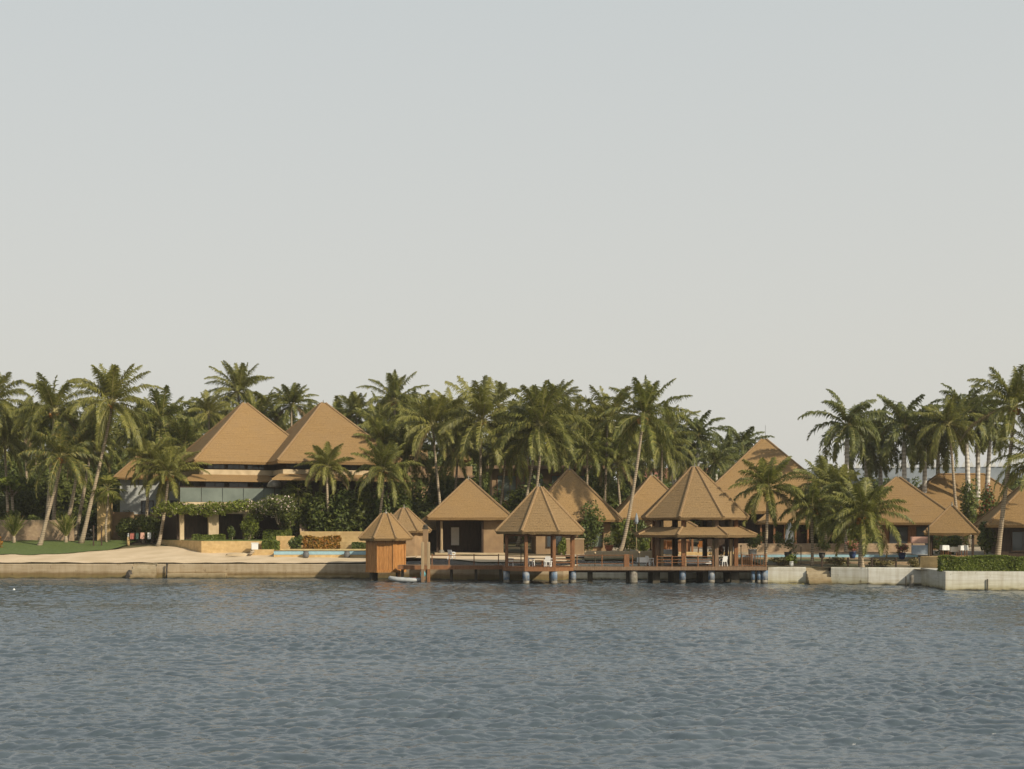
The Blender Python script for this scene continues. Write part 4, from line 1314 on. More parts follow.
# ------------------------------------------------------------------ the wooden hut on stilts
hxx, hyy = X(386, 126), 126.0
t = thing('stilt_hut', 'orange-brown eight-sided wooden hut standing on stilts in the water', 'hut', (hxx, hyy, 0), R(3))
zf, zee = Z(570.5, 124.5), Z(538.5, 124)
roof_parts(t, octa(2.62), zee, (0, 0), Z(513.5, 126), 0.16, 12, 0.2, 'thatch', 30, 0.10, inner=0.7)
mb = MB()
P8 = octa(1.86)
for i in range(8):
    a, b = np.array(P8[i]), np.array(P8[(i + 1) % 8])
    nb = 7
    for k in range(nb):                                   # vertical boards, alternately proud
        p, q = a + (b - a) * (k / nb + 0.004), a + (b - a) * ((k + 1) / nb - 0.004)
        nrm = (p + q) / 2; nrm = nrm / np.linalg.norm(nrm); o_ = 0.012 if k % 2 else 0
        p2, q2 = p + nrm * o_, q + nrm * o_
        mb.prism([tuple(p2), tuple(q2), tuple(q - nrm * 0.08), tuple(p - nrm * 0.08)], zf + 0.02, zee - 0.02)
mb.build('board_wall', M['wood_orange'], t)
mb = MB(); mb.prism(octa(2.0), zf - 0.18, zf + 0.02); mb.build('floor_rim', M['wood_orange'], t)
for i in range(8):
    mb = MB(); c = P8[i]; mb.tube([(c[0] * 1.01, c[1] * 1.01, zf + 0.02), (c[0] * 1.01, c[1] * 1.01, zee - 0.05)], [0.07, 0.07], 6); mb.build('corner_post', M['wood_orange'], t)
for xx, yy, m_ in ((-1.25, -0.9, 'pier_dark'), (1.2, -0.9, 'wood_orange'), (-1.0, 1.0, 'pier_dark'), (1.0, 1.0, 'pier_dark')):
    mb = MB(); mb.tube([(xx, yy, -0.8), (xx, yy, zf - 0.18)], [0.2 if xx < 0 else 0.14] * 2, 9); mb.build('stilt', M[m_], t)

# ------------------------------------------------------------------ gazebo


def pile(parent, x, y, ztop, r=0.28, banded=True, m_='pier'):
    mb = MB(); mb.lathe((x, y, -0.9), [(r * 0.96, 0), (r, 0.3), (r, ztop + 0.9)], 12)
    p_ = mb.build('pile', M[m_], parent, True)
    if banded:
        mb = MB(); mb.lathe((x, y, 0.34), [(r + 0.004, 0), (r + 0.004, ztop - 0.36)], 14); mb.build('painted_band', M['blue_paint'], p_, True)
    mb = MB(); mb.lathe((x, y, -0.1), [(r + 0.012, 0), (r + 0.02, 0.12), (r + 0.006, 0.24)], 14); mb.build('waterline_growth', M['pier_dark'], p_, True)
    return p_


def railing(name, label, pts, z, h=0.95, mat='wood_red', rails=(0.5, 0.92), post=0.09, parent=None, balusters=0, loc=(0, 0, 0), ends=True):
    """posts at the given points with rails between; a thing of its own unless it has a parent"""
    t = parent or thing(name, label, 'railing', (pts[0][0], pts[0][1], z))
    ox, oy, oz = (pts[0][0], pts[0][1], z) if parent is None else (0, 0, -z)
    L = [(p[0] - ox, p[1] - oy) for p in pts]
    base = 0 if parent is None else z
    for i, p in enumerate(L):
        if not ends and i in (0, len(L) - 1): continue
        mb = MB(); mb.bbox(p[0] - post / 2, p[0] + post / 2, p[1] - post / 2, p[1] + post / 2, base - 0.05, base + h + 0.06, 0.01); mb.build('rail_post', M[mat], t)
    for zr in rails:
        mb = MB()
        for a, b in zip(L[:-1], L[1:]): mb.bar((*a, base + zr), (*b, base + zr), 0.045)
        mb.build('rail', M[mat], t)
    if balusters:
        mb = MB()
        for a, b in zip(L[:-1], L[1:]):
            for k in range(1, balusters):
                f = k / balusters
                xx, yy = a[0] + (b[0] - a[0]) * f, a[1] + (b[1] - a[1]) * f
                mb.bar((xx, yy, base + 0.08), (xx, yy, base + rails[-1]), 0.035)
        mb.build('balusters', M[mat], t)
    return t


gy, gx = 119.5, X(539.5, 119.5)
ZD = Z(567, 117.2)
gaz = thing('gazebo', 'eight-sided thatched gazebo standing on banded piles in the water', 'gazebo', (gx, gy, 0))
roof_parts(gaz, octa(4.1), Z(531.5, 117), (0, 0), Z(487.5, 119.5), 0.07, 17, 0.24, 'thatch_pale', 40, 0.12, inner=0.72, step=0.026)
mb = MB()
P8 = octa(3.35); nbr = 22
mb.prism(octa(3.42), ZD - 0.34, ZD - 0.06)
for k in range(nbr):                                      # deck boards
    x0 = -3.2 + 6.4 * k / nbr; x1 = x0 + 6.4 / nbr - 0.02
    lim = min(3.1, 4.28 - max(abs(x0), abs(x1)))
    mb.box(x0, x1, -lim, lim, ZD - 0.06, ZD)
mb.build('deck', M['wood_red'], gaz)
PP = octa(3.08)
for i, p in enumerate(PP):
    mb = MB(); mb.bbox(p[0] - .14, p[0] + .14, p[1] - .14, p[1] + .14, ZD - 0.05, Z(531.5, 117) - 0.1, 0.02); mb.build('post', M['wood_red'], gaz)
for i, p in enumerate(PP): pile(gaz, p[0], p[1], ZD - 0.34, 0.27)
mb = MB()
for i in range(8): mb.bar((*PP[i], Z(531.5, 117) - 0.3), (*PP[(i + 1) % 8], Z(531.5, 117) - 0.3), 0.14)
mb.build('ring_beam', M['wood_red'], gaz)
for i in range(8):
    if i in (5, 2): continue                              # open towards the water and the walkway
    a, b = PP[i], PP[(i + 1) % 8]
    mb = MB()
    for zr in (0.35, 0.62, 0.9): mb.bar((*a, ZD + zr), (*b, ZD + zr), 0.05)
    mb.build('side_rail', M['wood_red'], gaz)
mb = MB(); mb.box(-0.9, 0.9, 3.0, 5.6, ZD - 0.2, ZD - 0.02); mb.build('gangway', M['wood_deck'], gaz)

# walkway from the hut to the gazebo
wx0, wx1 = X(398, 122.5), X(505, 121.5)
wk = thing('walkway', 'low wooden walkway along the quay from the stilt hut to the gazebo', 'walkway', (wx0, 122.0, 0))
L = wx1 - wx0
mb = MB(); mb.box(0, L, -0.1, 0.0, ZD - 0.36, ZD - 0.02); mb.build('edge_beam', M['wood_red'], wk)
mb = MB()
nb = int(L / 0.2)
for k in range(nb): mb.box(k * L / nb, (k + 1) * L / nb - 0.015, 0.001, 2.2, ZD - 0.09, ZD)
mb.build('deck', M['wood_deck'], wk)
for k in range(5):
    mb = MB(); xx = 0.4 + k * (L - 0.8) / 4
    mb.tube([(xx, 0.5, -0.8), (xx, 0.5, ZD - 0.09)], [0.13, 0.13], 8); mb.build('stilt', M['pier_dark'], wk)
railing('walkway_railing', 'open red-brown railing of the walkway left of the gazebo', [(X(p, 122), 122.05) for p in (432, 449, 474, 498.5)], ZD, 0.95, rails=(0.86,))

# big gate post with lamp, and two white-topped mooring posts
bx, by = X(425.5, 127.3), 127.3
t = thing('lamp_pillar', 'square tan pillar with a lamp cap beside the wooden hut', 'pillar', (bx, by, 0))
mb = MB(); mb.bbox(-0.24, 0.24, -0.24, 0.24, -0.8, Z(529, by), 0.03); mb.build('shaft', M['tan_wall'], t)
mb = MB(); mb.bbox(-0.28, 0.28, -0.28, 0.28, Z(529, by), Z(527.5, by), 0.02); mb.lathe((0, 0, Z(527.5, by)), [(0.2, 0), (0.24, 0.15), (0.1, 0.28)], 8); mb.build('lamp', M['pier_dark'], t)
for px, lab in ((422.6, 'left one of two pale-topped timber posts before the lamp pillar'), (428.6, 'right one of two pale-topped timber posts before the lamp pillar')):
    t = thing('mooring_post', lab, 'post', (X(px, 120.5), 120.5, 0))
    mb = MB(); mb.bbox(-0.13, 0.13, -0.13, 0.13, -0.8, 1.2, 0.02); mb.build('shaft', M['wood_red'] if px > 425 else M['wood_deck'], t)
    mb = MB(); mb.bbox(-0.125, 0.125, -0.125, 0.125, 1.2, Z(542, 120.5), 0.02); mb.build('pale_top', M['wood_pale'], t)

# dinghy
t = thing('dinghy', 'grey-white inflatable dinghy with a turquoise outboard cover beside the stilt hut', 'boat', (X(408, 121.4), 121.4, 0.0), R(4))
mb = MB()
mb.tube([(1.25, -0.55, 0.22), (0.2, -0.55, 0.22), (-0.9, -0.48, 0.26), (-1.45, -0.2, 0.36), (-1.55, 0, 0.4), (-1.45, 0.2, 0.36), (-0.9, 0.48, 0.26), (0.2, 0.55, 0.22), (1.25, 0.55, 0.22)],
        [0.15, 0.2, 0.2, 0.19, 0.18, 0.19, 0.2, 0.2, 0.15], 9)
mb.build('inflated_tube', plain('grey_rubber', (0.36, 0.37, 0.37), 0.5), t, True)
mb = MB(); mb.box(-1.1, 1.15, -0.45, 0.45, 0.08, 0.16); mb.box(1.05, 1.15, -0.45, 0.45, 0.16, 0.55); mb.build('floor_board', M['pier'], t)
mb = MB(); mb.box(-0.25, 0.05, -0.5, 0.5, 0.34, 0.40); mb.build('bench', M['wood_red'], t)
mb = MB(); mb.ball((1.3, 0, 0.72), (0.26, 0.2, 0.30), 9, 6); mb.box(1.2, 1.36, -0.06, 0.06, -0.3, 0.5); mb.build('outboard_motor', plain('turquoise_cover', (0.10, 0.30, 0.33), 0.6), t)
mb = MB(); mb.ball((0.55, 0, 0.34), (0.26, 0.22, 0.13), 8, 5); mb.build('red_bag', M['cloth_red'], t, True)

# ------------------------------------------------------------------ two-tiered pavilion and its jetty
py_, px_ = 122.3, X(694.6, 122.3)
jet = thing('pavilion_jetty', 'long timber jetty deck on dark piles carrying the two-tiered pavilion', 'jetty', (0, 118.0, 0))
jx0, jx1 = X(573, 118), X(767, 118)
mb = MB(); mb.box(jx0, jx1, -0.1, 0.0, ZD - 0.30, ZD - 0.0); mb.build('edge_beam', M['wood_deck'], jet)
mb = MB(); mb.box(jx0, jx1, 0.001, 1.9, ZD - 0.30, ZD - 0.08)
nb = 90
pcx = X(694.6, 122.3)
for k in range(nb):
    x0 = jx0 + (jx1 - jx0) * k / nb; x1 = jx0 + (jx1 - jx0) * (k + 1) / nb
    dd = abs((x0 + x1) / 2 - pcx)
    yb = 1.9 if dd > 4.3 else 4.3 + min(4.0, 5.6 - dd) 
    mb.box(x0, x1 - 0.02, 0.001, yb, ZD - 0.08, ZD - 0.01)
mb.prism([(pcx - 4.2, 1.901), (pcx + 4.2, 1.901), (pcx + 4.2, 5.6), (pcx + 1.7, 8.1), (pcx - 1.7, 8.1), (pcx - 4.2, 5.6)], ZD - 0.30, ZD - 0.081)
mb.build('deck', M['wood_deck'], jet)
mb = MB()
for k in range(2): mb.box(jx0, jx1, 0.4 + 1.0 * k, 0.6 + 1.0 * k, ZD - 0.5, ZD - 0.301)
mb.build('joists', M['wood_dark'], jet)
for p, r_, b_ in ((632.5, 0.34, False), (682.5, 0.27, True), (711.5, 0.27, True), (764.6, 0.28, True), (753, 0.15, True), (758.8, 0.15, True)):
    if p == 632.5: pile(jet, X(p + 1, 118.4), 0.35, ZD - 0.3, r_, False, 'pier')
    else: pile(jet, X(p, 118.4), 0.4, ZD - 0.3, r_, b_)
for p, w_ in ((629, 0.25), (656, 0.32), (677, 0.32), (706.5, 0.34), (734.5, 0.36), (590, 0.22)):  # rear piles: their shade is put into the dark colour
    for dy in ((1.2, 5.0) if 650 < p < 740 else (1.2,)):
        mb = MB(); xx = X(p, 119.2); mb.bbox(xx - w_, xx + w_, dy - w_, dy + w_, -0.8, ZD - 0.3, 0.03); mb.build('pile', M['pier_dark'], jet)
mb = MB(); xx = X(627, 118); mb.bbox(xx - 0.26, xx + 0.2, 0.05, 0.5, ZD - 0.01, ZD + 1.05, 0.03); mb.build('bollard', M['wood_red'], jet)

pav = thing('pavilion', 'two-tiered eight-sided thatched pavilion, tallest roof on the jetty', 'pavilion', (px_, py_, 0))
zu0, zu1, zs1, zs0 = Z(517.5, 119), Z(467.5, py_), Z(527, 120), Z(535, 118.5)
roof_parts(pav, octa(4.9), zu0, (0, 0), zu1, 0.06, 20, 0.22, 'thatch_pale', 50, 0.12, inner=0.7, step=0.026, name='upper_roof')
P5 = octa(5.6)
roof_parts(pav, P5, zs0, (0, 0), zs1 + 0.0, 0.72, 4, 0.22, 'thatch_pale', 51, 0.11, inner=0.62, step=0.026, name='lower_roof')
for ch in list(pav.children):
    if ch.name.startswith('lower_roof'):
        for c2 in list(ch.children):
            if c2.name.startswith('finial'): bpy.data.objects.remove(c2)
PP = octa(3.72)
for i, p in enumerate(PP):
    mb = MB(); mb.bbox(p[0] - .17, p[0] + .17, p[1] - .17, p[1] + .17, ZD - 0.01, zu0 + 0.1, 0.02); mb.build('post', M['wood_red'] if i % 2 else M['wood_deck'], pav)
    q = (p[0] * 0.88, p[1] * 0.88)
    mb = MB(); mb.bbox(q[0] - .13, q[0] + .13, q[1] - .13, q[1] + .13, ZD - 0.01, zu0 + 0.1, 0.02); mb.build('inner_post', M['wood_pale'] if i in (4, 5, 6, 7) else M['wood_dark'], pav)  # front posts pale as if sunlit, rear ones dark: shade in the colour
mb = MB()
for i in range(8): mb.bar((*PP[i], zs0 - 0.25), (*PP[(i + 1) % 8], zs0 - 0.25), 0.16); mb.bar((*PP[i], zu0 - 0.15), (*PP[(i + 1) % 8], zu0 - 0.15), 0.14)
mb.build('ring_beam', M['wood_dark'], pav)

yr = 118.12
railing('jetty_railing', 'red-brown jetty railing between the gazebo and the pavilion', [(X(p, yr), yr) for p in (577, 602, 632.5)], ZD, 0.98, rails=(0.25, 0.97), balusters=0)
railing('jetty_railing', 'red-brown jetty railing right of the leftmost pavilion post, with white plank panels', [(X(p, yr), yr) for p in (657, 672, 685, 698, 713)], ZD, 0.9, rails=(0.35, 0.6, 0.86))
railing('jetty_railing', 'upright-barred red railing at the right end of the jetty', [(X(p, yr), yr) for p in (742, 752, 766)], ZD, 1.05, rails=(0.1, 1.0), balusters=5)

# ------------------------------------------------------------------ garden walls, terraces, pools


def gwall(name, label, pa, Ya, pb, Yb, ztop, mat, thick=0.35, zb=None, cope=None, cat='wall', seg=1):
    a, b = (X(pa, Ya), Ya), (X(pb, Yb), Yb)
    t = np.array(b) - np.array(a); L = np.linalg.norm(t); t /= L
    z0 = (min(ground(*a), ground(*b)) - 0.3) if zb is None else zb
    o = thing(name, label, cat, (a[0], a[1], 0), math.atan2(t[1], t[0]))
    mb = MB(); mb.bbox(0, L, 0, thick, z0, ztop, 0.03); mb.build('wall_body', M[mat], o)
    if cope:
        mb = MB(); mb.bbox(-0.04, L + 0.04, -0.05, thick + 0.05, ztop + 0.002, ztop + 0.1, 0.02); mb.build('coping', M[cope], o)
    return o


gwall('garden_wall', 'rough pink-tan stone wall behind the lawn at the far left', -60, 152, 73, 152, Z(520, 152), 'pink_stone', 0.5)
gwall('gate_pillar', 'tall tan gate pillar behind the fan palm left of the white wing', 97, 153, 110, 153, Z(502, 153), 'yellow_stone', 1.0, cat='pillar')
gwall('garden_wall', 'dark tan garden wall in shade between the gate pillar and the clipped bush', 110.5, 154, 134, 155, Z(512, 154), 'tan_wall', 0.4)
gwall('garden_wall', 'low tan wall hidden in shade behind the clipped bush of the white wing', 134.5, 155, 170, 157, Z(522, 155), 'tan_wall', 0.4)
# house terrace
tp = [(-31.4, 139.5), (-24.3, 139.5), (-24.3, 165), (-46, 165), (-38.2, 150)]
tz = Z(541, 140)
t = thing('terrace_wall', 'yellow limestone terrace wall holding the lawn of the great house', 'retaining wall', (0, 0, 0))
mb = MB(); mb.prism(tp, 0.8, tz); mb.build('wall_body', M['yellow_stone'], t)
mb = MB(); mb.prism([(-31.2, 139.9), (-24.5, 139.9), (-24.5, 150), (-37.7, 150.2)], tz + 0.004, tz + 0.06)
g_ = mb.build('terrace_lawn', M['grass']); g_['kind'] = 'structure'
gwall('garden_wall', 'low yellow limestone wall under the terrace, left of the left pool', 252, 137, 273.5, 137, Z(549.5, 137), 'yellow_stone', 0.6)
gwall('garden_wall', 'low limestone wall between two green hedges at the foot of the great house', 276, 144, 294, 144, Z(536, 144), 'yellow_stone', 0.5)
gwall('garden_wall', 'stepped limestone wall behind the orange croton hedge', 300, 145, 372, 144, Z(531.5, 145), 'yellow_stone', 0.5)
gwall('garden_wall', 'short limestone wall right of the orange croton hedge', 338, 140, 366, 139.5, Z(541.5, 140), 'yellow_stone', 0.5)
t = thing('stone_buttress', 'sloping pale stone buttress between the slender fan palm and the planter palm', 'buttress', (X(312, 148), 148, ground(X(312, 148), 148)), R(10))
mb = MB(); mb.prism([(-1.3, -1.2), (1.6, -1.2), (1.6, 1.5), (-1.3, 1.5)], -0.3, [1.2, 0.6, 2.2, 3.6]); mb.build('body', M['pink_stone'], t)

# left pool: its blue-tiled outer wall stands above the sand
pa, pb, PY = 273.8, 366, 135.3
xa, xb = X(pa, PY), X(pb, PY)
zt = Z(550.6, PY); zt2 = Z(554.6, PY)
t = thing('swimming_pool', 'raised pool with a pale blue tile band above the sand, before the croton hedge', 'pool', (xa, PY, 0))
L = xb - xa
mb = MB(); mb.box(0, L, 0, 0.35, 0.6, zt2); mb.box(0, 0.35, 0.35, 3.5, 0.6, zt); mb.box(L - 0.35, L, 0.35, 3.5, 0.6, zt); mb.box(0, L, 3.5, 3.9, 0.6, zt + 0.1); mb.build('basin_wall', M['yellow_stone'], t)
mb = MB(); mb.box(0, L, -0.02, 0.35, zt2 + 0.001, zt - 0.06); mb.build('tile_band', M['pool_tile'], t)
mb = MB(); mb.box(-0.02, L + 0.02, -0.03, 0.37, zt - 0.058, zt); mb.build('dark_rim', M['pier_dark'], t)
mb = MB(); mb.box(0.36, L - 0.36, 0.38, 3.49, zt - 0.5, zt - 0.03); mb.build('pool_water', M['pool_water'], t)
for px, lab in ((306, 'left one of two grey round jars against the left pool wall'), (347, 'right one of two grey round jars against the left pool wall')):
    yy = PY - 0.55; z = ground(X(px, yy), yy) + 0.1
    t = thing('stone_jar', lab, 'jar', (X(px, yy), yy, z))
    mb = MB(); mb.lathe((0, 0, 0), [(0.18, 0), (0.29, 0.15), (0.31, 0.4), (0.24, 0.6)], 12); mb.build('vessel', M['grey_pot'], t, True)
    mb = MB(); mb.lathe((0, 0, 0.6), [(0.25, 0), (0.27, 0.05), (0.25, 0.09)], 12); mb.build('rim', M['grey_pot'], t, True)

# right pool behind the planting strip
PYR = 127.5
xa, xb = X(736, PYR), X(918, PYR)
zt = Z(554.6, PYR); zt2 = Z(557.2, PYR)
t = thing('swimming_pool', 'long pool with a pale blue edge behind the short stout palm', 'pool', (xa, PYR, 0))
L = xb - xa
mb = MB(); mb.box(0, L, 0, 0.35, 0.8, zt2); mb.box(0, L, 5.0, 5.3, 0.8, zt + 0.15); mb.box(0, 0.3, 0.35, 5, 0.8, zt); mb.box(L - 0.3, L, 0.35, 5, 0.8, zt); mb.build('basin_wall', M['pink_stone'], t)
mb = MB(); mb.box(0, L, -0.02, 0.35, zt2 + 0.001, zt - 0.02); mb.build('tile_band', M['pool_tile'], t)
mb = MB(); mb.box(0.31, L - 0.31, 0.36, 4.99, zt - 0.5, zt - 0.03); mb.build('pool_water', M['pool_water'], t)
gwall('garden_wall', 'long pink-tan wall behind the right pool', 735, 136, 925, 136, Z(543.5, 136), 'pink_stone', 0.4)
gwall('garden_wall', 'tan wall with pale coping right of the gazebo', 566, 132.5, 584, 132.5, Z(539.5, 132.5), 'tan_wall', 0.3, cope='beige')
gwall('garden_wall', 'low pale parapet on the terrace between second cottage and pavilion', 584.5, 129.2, 655, 129.2, Z(551, 129.2), 'beige', 0.25)
gwall('garden_wall', 'tan terrace wall seen behind the furniture through the pavilion', 655.5, 131.5, 735, 131.5, Z(552, 131.5), 'yellow_stone', 0.3)
t = gwall('garden_wall', 'stacked yellow limestone wall between the right pool and the clipped hedge', 920, 115.5, 946, 113.6, Z(556.5, 115), 'yellow_stone', 0.5)
gwall('garden_wall', 'low tan kerb wall of the dry planting strip behind the white sea wall', 776, 123.5, 915, 121.5, Z(561.5, 122.5), 'pink_stone', 0.25)
for k, px in enumerate((782, 792, 845.5, 847.8, 872, 896)):
    pass

# railing posts along the right planting strip
railing('garden_railing', 'low dark post-and-rail fence along the planting strip above the white sea wall', [(X(p, 118.6), 118.6) for p in (822, 848, 872, 896, 918)], ground(X(868, 118.6), 118.6), 0.75, 'wood_dark', rails=(0.6,), post=0.14)

# ------------------------------------------------------------------ hedges


def hedge(label, pa, pb, Y, depth, h, mat='leaf_hedge', size=0.11, zb=None, Yb=None, rough=0.06, dens=1.0):
    global PLN
    PLN += 1
    rng = np.random.default_rng(7000 + PLN)
    Yb = Yb or Y
    a, b = np.array((X(pa, Y), Y)), np.array((X(pb, Yb), Yb))
    L = np.linalg.norm(b - a); z0 = ground(*a) if zb is None else zb
    t = thing('hedge', label, 'hedge', (a[0], a[1], z0), math.atan2(*(b - a)[::-1]))
    mb = MB()
    nx = max(3, int(L / 0.35))
    r_ = rough
    core = MB()
    for i in range(nx):
        x0, x1 = L * i / nx, L * (i + 1) / nx
        hh = h * (1 - r_ * 1.5 - rng.random() * r_)
        core.box(x0 - 0.02, x1 + 0.02, r_ * 2, depth - r_ * 2, 0, hh - 0.06)
    core.build('core', M['leaf_dark'], t)
    area = L * h + L * depth + 2 * depth * h
    n = int(min(16000, 3.2 * area / size ** 2 * dens))
    faces = rng.choice(4, n, p=np.array([L * h * 1.3, L * depth, depth * h * 0.5, depth * h * 0.5]) / (L * h * 1.3 + L * depth + depth * h))
    u, v = rng.random(n), rng.random(n)
    off = np.abs(rng.normal(0, r_, n)) - r_ * 0.6
    bumpy = r_ * 1.7 * np.sin(u * L * 2.1 + 1.7 * np.sin(u * L * 0.9)) 
    P = np.zeros((n, 3)); N_ = np.zeros((n, 3))
    for k, (nx_, ny_, nz_) in enumerate(((0, -1, 0), (0, 0, 1), (-1, 0, 0), (1, 0, 0))):
        m_ = faces == k
        if k == 0: P[m_] = np.stack([u[m_] * L, 0.03 - off[m_] * -1 + bumpy[m_] * 0.6 + 0.02, v[m_] * h], -1)
        elif k == 1: P[m_] = np.stack([u[m_] * L, v[m_] * depth, h - off[m_] + bumpy[m_] * 0.5], -1)
        elif k == 2: P[m_] = np.stack([off[m_], v[m_] * depth, u[m_] * h], -1)
        else: P[m_] = np.stack([L - off[m_], v[m_] * depth, u[m_] * h], -1)
        N_[m_] = (nx_, ny_, nz_)
    nn = N_ + rng.normal(size=(n, 3)) * 0.6; nn /= np.linalg.norm(nn, axis=1)[:, None]
    A = np.cross(nn, rng.normal(size=(n, 3))); A /= np.linalg.norm(A, axis=1)[:, None]
    B = np.cross(nn, A)
    s_ = (size * rng.uniform(0.6, 1.3, n))[:, None]
    q = np.stack([P - A * s_, P + B * s_ * .5, P + A * s_, P - B * s_ * .5], 1).reshape(-1, 3)
    mb.v = [tuple(x) for x in q.tolist()]
    mb.f = [(4 * i, 4 * i + 1, 4 * i + 2, 4 * i + 3) for i in range(n)]; mb.m = [0] * n
    mb.build('foliage', M[mat], t)
    return t


hedge('long clipped bright green hedge on the grey bastion at the right', 941, 1100, 107.2, 1.4, 1.1, 'leaf_hedge', 0.10, 1.45, 105.6, 0.09, 1.2)
hedge('orange and yellow croton hedge above the left pool', 303, 339, 139.3, 1.6, 1.35, 'leaf_croton', 0.16, Z(551, 139), None, 0.14)
bush('dark green end bush at the left of the croton hedge', 297, 139.5, 17, 17, 'leaf_mid', 0.15, zb=Z(551.5, 139.5), name='shrub', cat='shrub')
hedge('low clipped green hedge left of the croton hedge, on the terrace step', 262, 278, 138.3, 1.0, 0.9, 'leaf_hedge', 0.12, Z(550, 138.3))
hedge('dark clipped hedge on the terrace below the pink flowers', 263, 290, 147, 1.2, 1.1, 'leaf_hedge', 0.13, Z(541, 147))
hedge('short low hedge behind the wooden hut, left side', 352, 368, 139, 1.0, 0.7, 'leaf_mid', 0.12, Z(550, 139))
hedge('low green edging hedge before the dark openings of the great house', 192, 224, 146, 0.8, 0.55, 'leaf_hedge', 0.12, tz)

# vines hung on the balcony of the great house, with pale flowers
t = thing('balcony_vine', 'thick green vine along the balcony of the great house, with pale pink and white flowers', 'vine', (X(236, 147.5), 147.5, 0), R(20))
rng = np.random.default_rng(99)
bl = []
for k in range(40):
    u = k / 39
    bl.append(((-8.2 + 16.5 * u, rng.normal(0, 0.25) - 0.5, Z(510.5, 147.5) + rng.normal(0, 0.22) + 0.45 * u), (0.75, 0.5, 0.6)))
for k in range(14):
    bl.append(((3.0 + 4.6 * rng.random(), rng.normal(0, 0.3) - 0.4, Z(513, 147.5) - 1.2 * rng.random() + 0.9), (0.6, 0.5, 0.7)))
for k in range(6):
    bl.append(((-0.2 + 1.0 * rng.random() + 1.8, -0.4, Z(512, 147.5) - 2.4 * rng.random()), (0.5, 0.4, 0.7)))
mb = MB(); leaf_cloud(mb, bl, 9000, 0.15, rng); mb.build('foliage', M['leaf_hedge'], t)
mb = MB(); leaf_cloud(mb, [((b[0][0], b[0][1] - 0.12, b[0][2] + 0.08), b[1]) for b in bl if b[0][0] > 1.0 and b[0][2] > Z(511, 147.5)], 800, 0.14, rng); mb.build('pink_flowers', M['petal_white'], t)['kind'] = 'stuff'
mb = MB(); leaf_cloud(mb, [((b[0][0], b[0][1] - 0.15, b[0][2]), b[1]) for b in bl], 300, 0.10, rng); mb.build('white_flowers', M['petal_white'], t)['kind'] = 'stuff'
mb = MB(); mb.tube([(2.2, 0.2, tz), (2.1, 0.1, tz + 1.5), (2.4, 0, Z(507, 147.5))], [0.09, 0.07, 0.05], 6); mb.tube([(7.0, 0.1, tz), (6.8, 0.0, Z(507, 147.5))], [0.08, 0.05], 6); mb.build('stem', M['bark'], t)

# ------------------------------------------------------------------ cycads, bushes, trees


def cycad(label, px, Y, s=1.0, seed=1, spread=0.5):
    rng = np.random.default_rng(seed)
    x = X(px, Y)
    t = thing('cycad', label, 'cycad', (x, Y, ground(x, Y) + 0.15))
    mb = MB(); mb.tube([(0, 0, -0.3), (0, 0, 0.45 * s), (0, 0, 0.75 * s)], [0.22, 0.2, 0.14], 8); mb.build('trunk', M['bark'], t, True)
    mb = MB()
    for i in range(34):
        u = i / 33
        frond_mesh(mb, (0, 0, 0.7 * s), i * 2.4, R(90 - 62 * spread * u * 1.25), R(10 + 16 * u), 2.6 * s * rng.uniform(.85, 1.1), 0.4 * s, 22, rng, 0.1, 0.075, fwd=0.7)
    mb.build('crown', [M['leaf_hedge'], M['rachis']], t)
    return t


cycad('upright green cycad at the far left of the lawn wall', 14, 149.5, 0.95, 5)
cycad('upright green cycad before the right end of the lawn wall', 66, 149.5, 0.95, 6)
bush('reddish-orange flowering shrub at the left edge of the lawn', -2, 144, 14, 14, 'leaf_croton', 0.14, name='shrub', cat='shrub')
bush('round dark clipped bush on the sand, left half of the pair before the white wing', 128, 151.5, 30, 30, 'leaf_dark', 0.15, 1.3, zb=3.1)
bush('round green clipped bush on the sand, right half of the pair before the white wing', 152, 151, 32, 34, 'leaf_mid', 0.15, 1.3, zb=3.1)
bush('red flowering shrub behind the lawn wall at the left', 12, 158, 38, 30, 'leaf_dark', 0.17, petals=('petal_red', 120, 0.9), name='flowering_shrub', cat='shrub')
bush('dark green shrub behind the middle of the lawn wall', 38, 158, 36, 26, 'leaf_dark', 0.17)
bush('dark green shrub behind the right end of the lawn wall', 70, 160, 40, 32, 'leaf_dark', 0.17)
tree('flat-topped bright green tree behind the lawn wall at the left edge', 14, 160, 474, 50, 'leaf_hedge', 0.30, 0.22, 26)
bush('grey-green feathery shrub under the balcony vine', 249, 146.5, 20, 26, 'leaf_hedge', 0.12, zb=tz, name='shrub', cat='shrub')
bush('mound of pale pink and white bougainvillea at the right end of the balcony vine', 279, 146.2, 48, 30, 'leaf_mid', 0.15, zb=Z(524, 146.2), name='bougainvillea', cat='shrub', petals=('petal_white', 700, 0.8), k=16)
bush('small leafy shrub at the column of the great house', 232, 146.5, 10, 14, 'leaf_mid', 0.13, zb=tz, name='shrub', cat='shrub')
bush('climbing green bush between the gazebo and the second cottage', 590, 133.5, 30, 62, 'leaf_mid', 0.16, 0.7, name='climber', cat='climber', k=16)
bush('tall narrow bright green shrub behind the right posts of the gazebo', 561.5, 131, 10, 24, 'leaf_hedge', 0.13, 1.2, name='shrub', cat='shrub')
bush('clipped green shrub under the eave between second and third cottages', 623, 139, 22, 36, 'leaf_hedge', 0.15, 1.2, name='shrub', cat='shrub')
bush('dark clipped shrub left of the pavilion posts', 637, 136.5, 24, 38, 'leaf_mid', 0.15, 1.2, name='shrub', cat='shrub')
bush('round small shrub right beside the left pavilion post', 645, 132.5, 13, 16, 'leaf_hedge', 0.13, 1.2, name='shrub', cat='shrub')
bush('bush of broad green banana leaves above the gazebo roof', 548, 150, 44, 66, 'leaf_hedge', 0.42, 0.8, k=18)
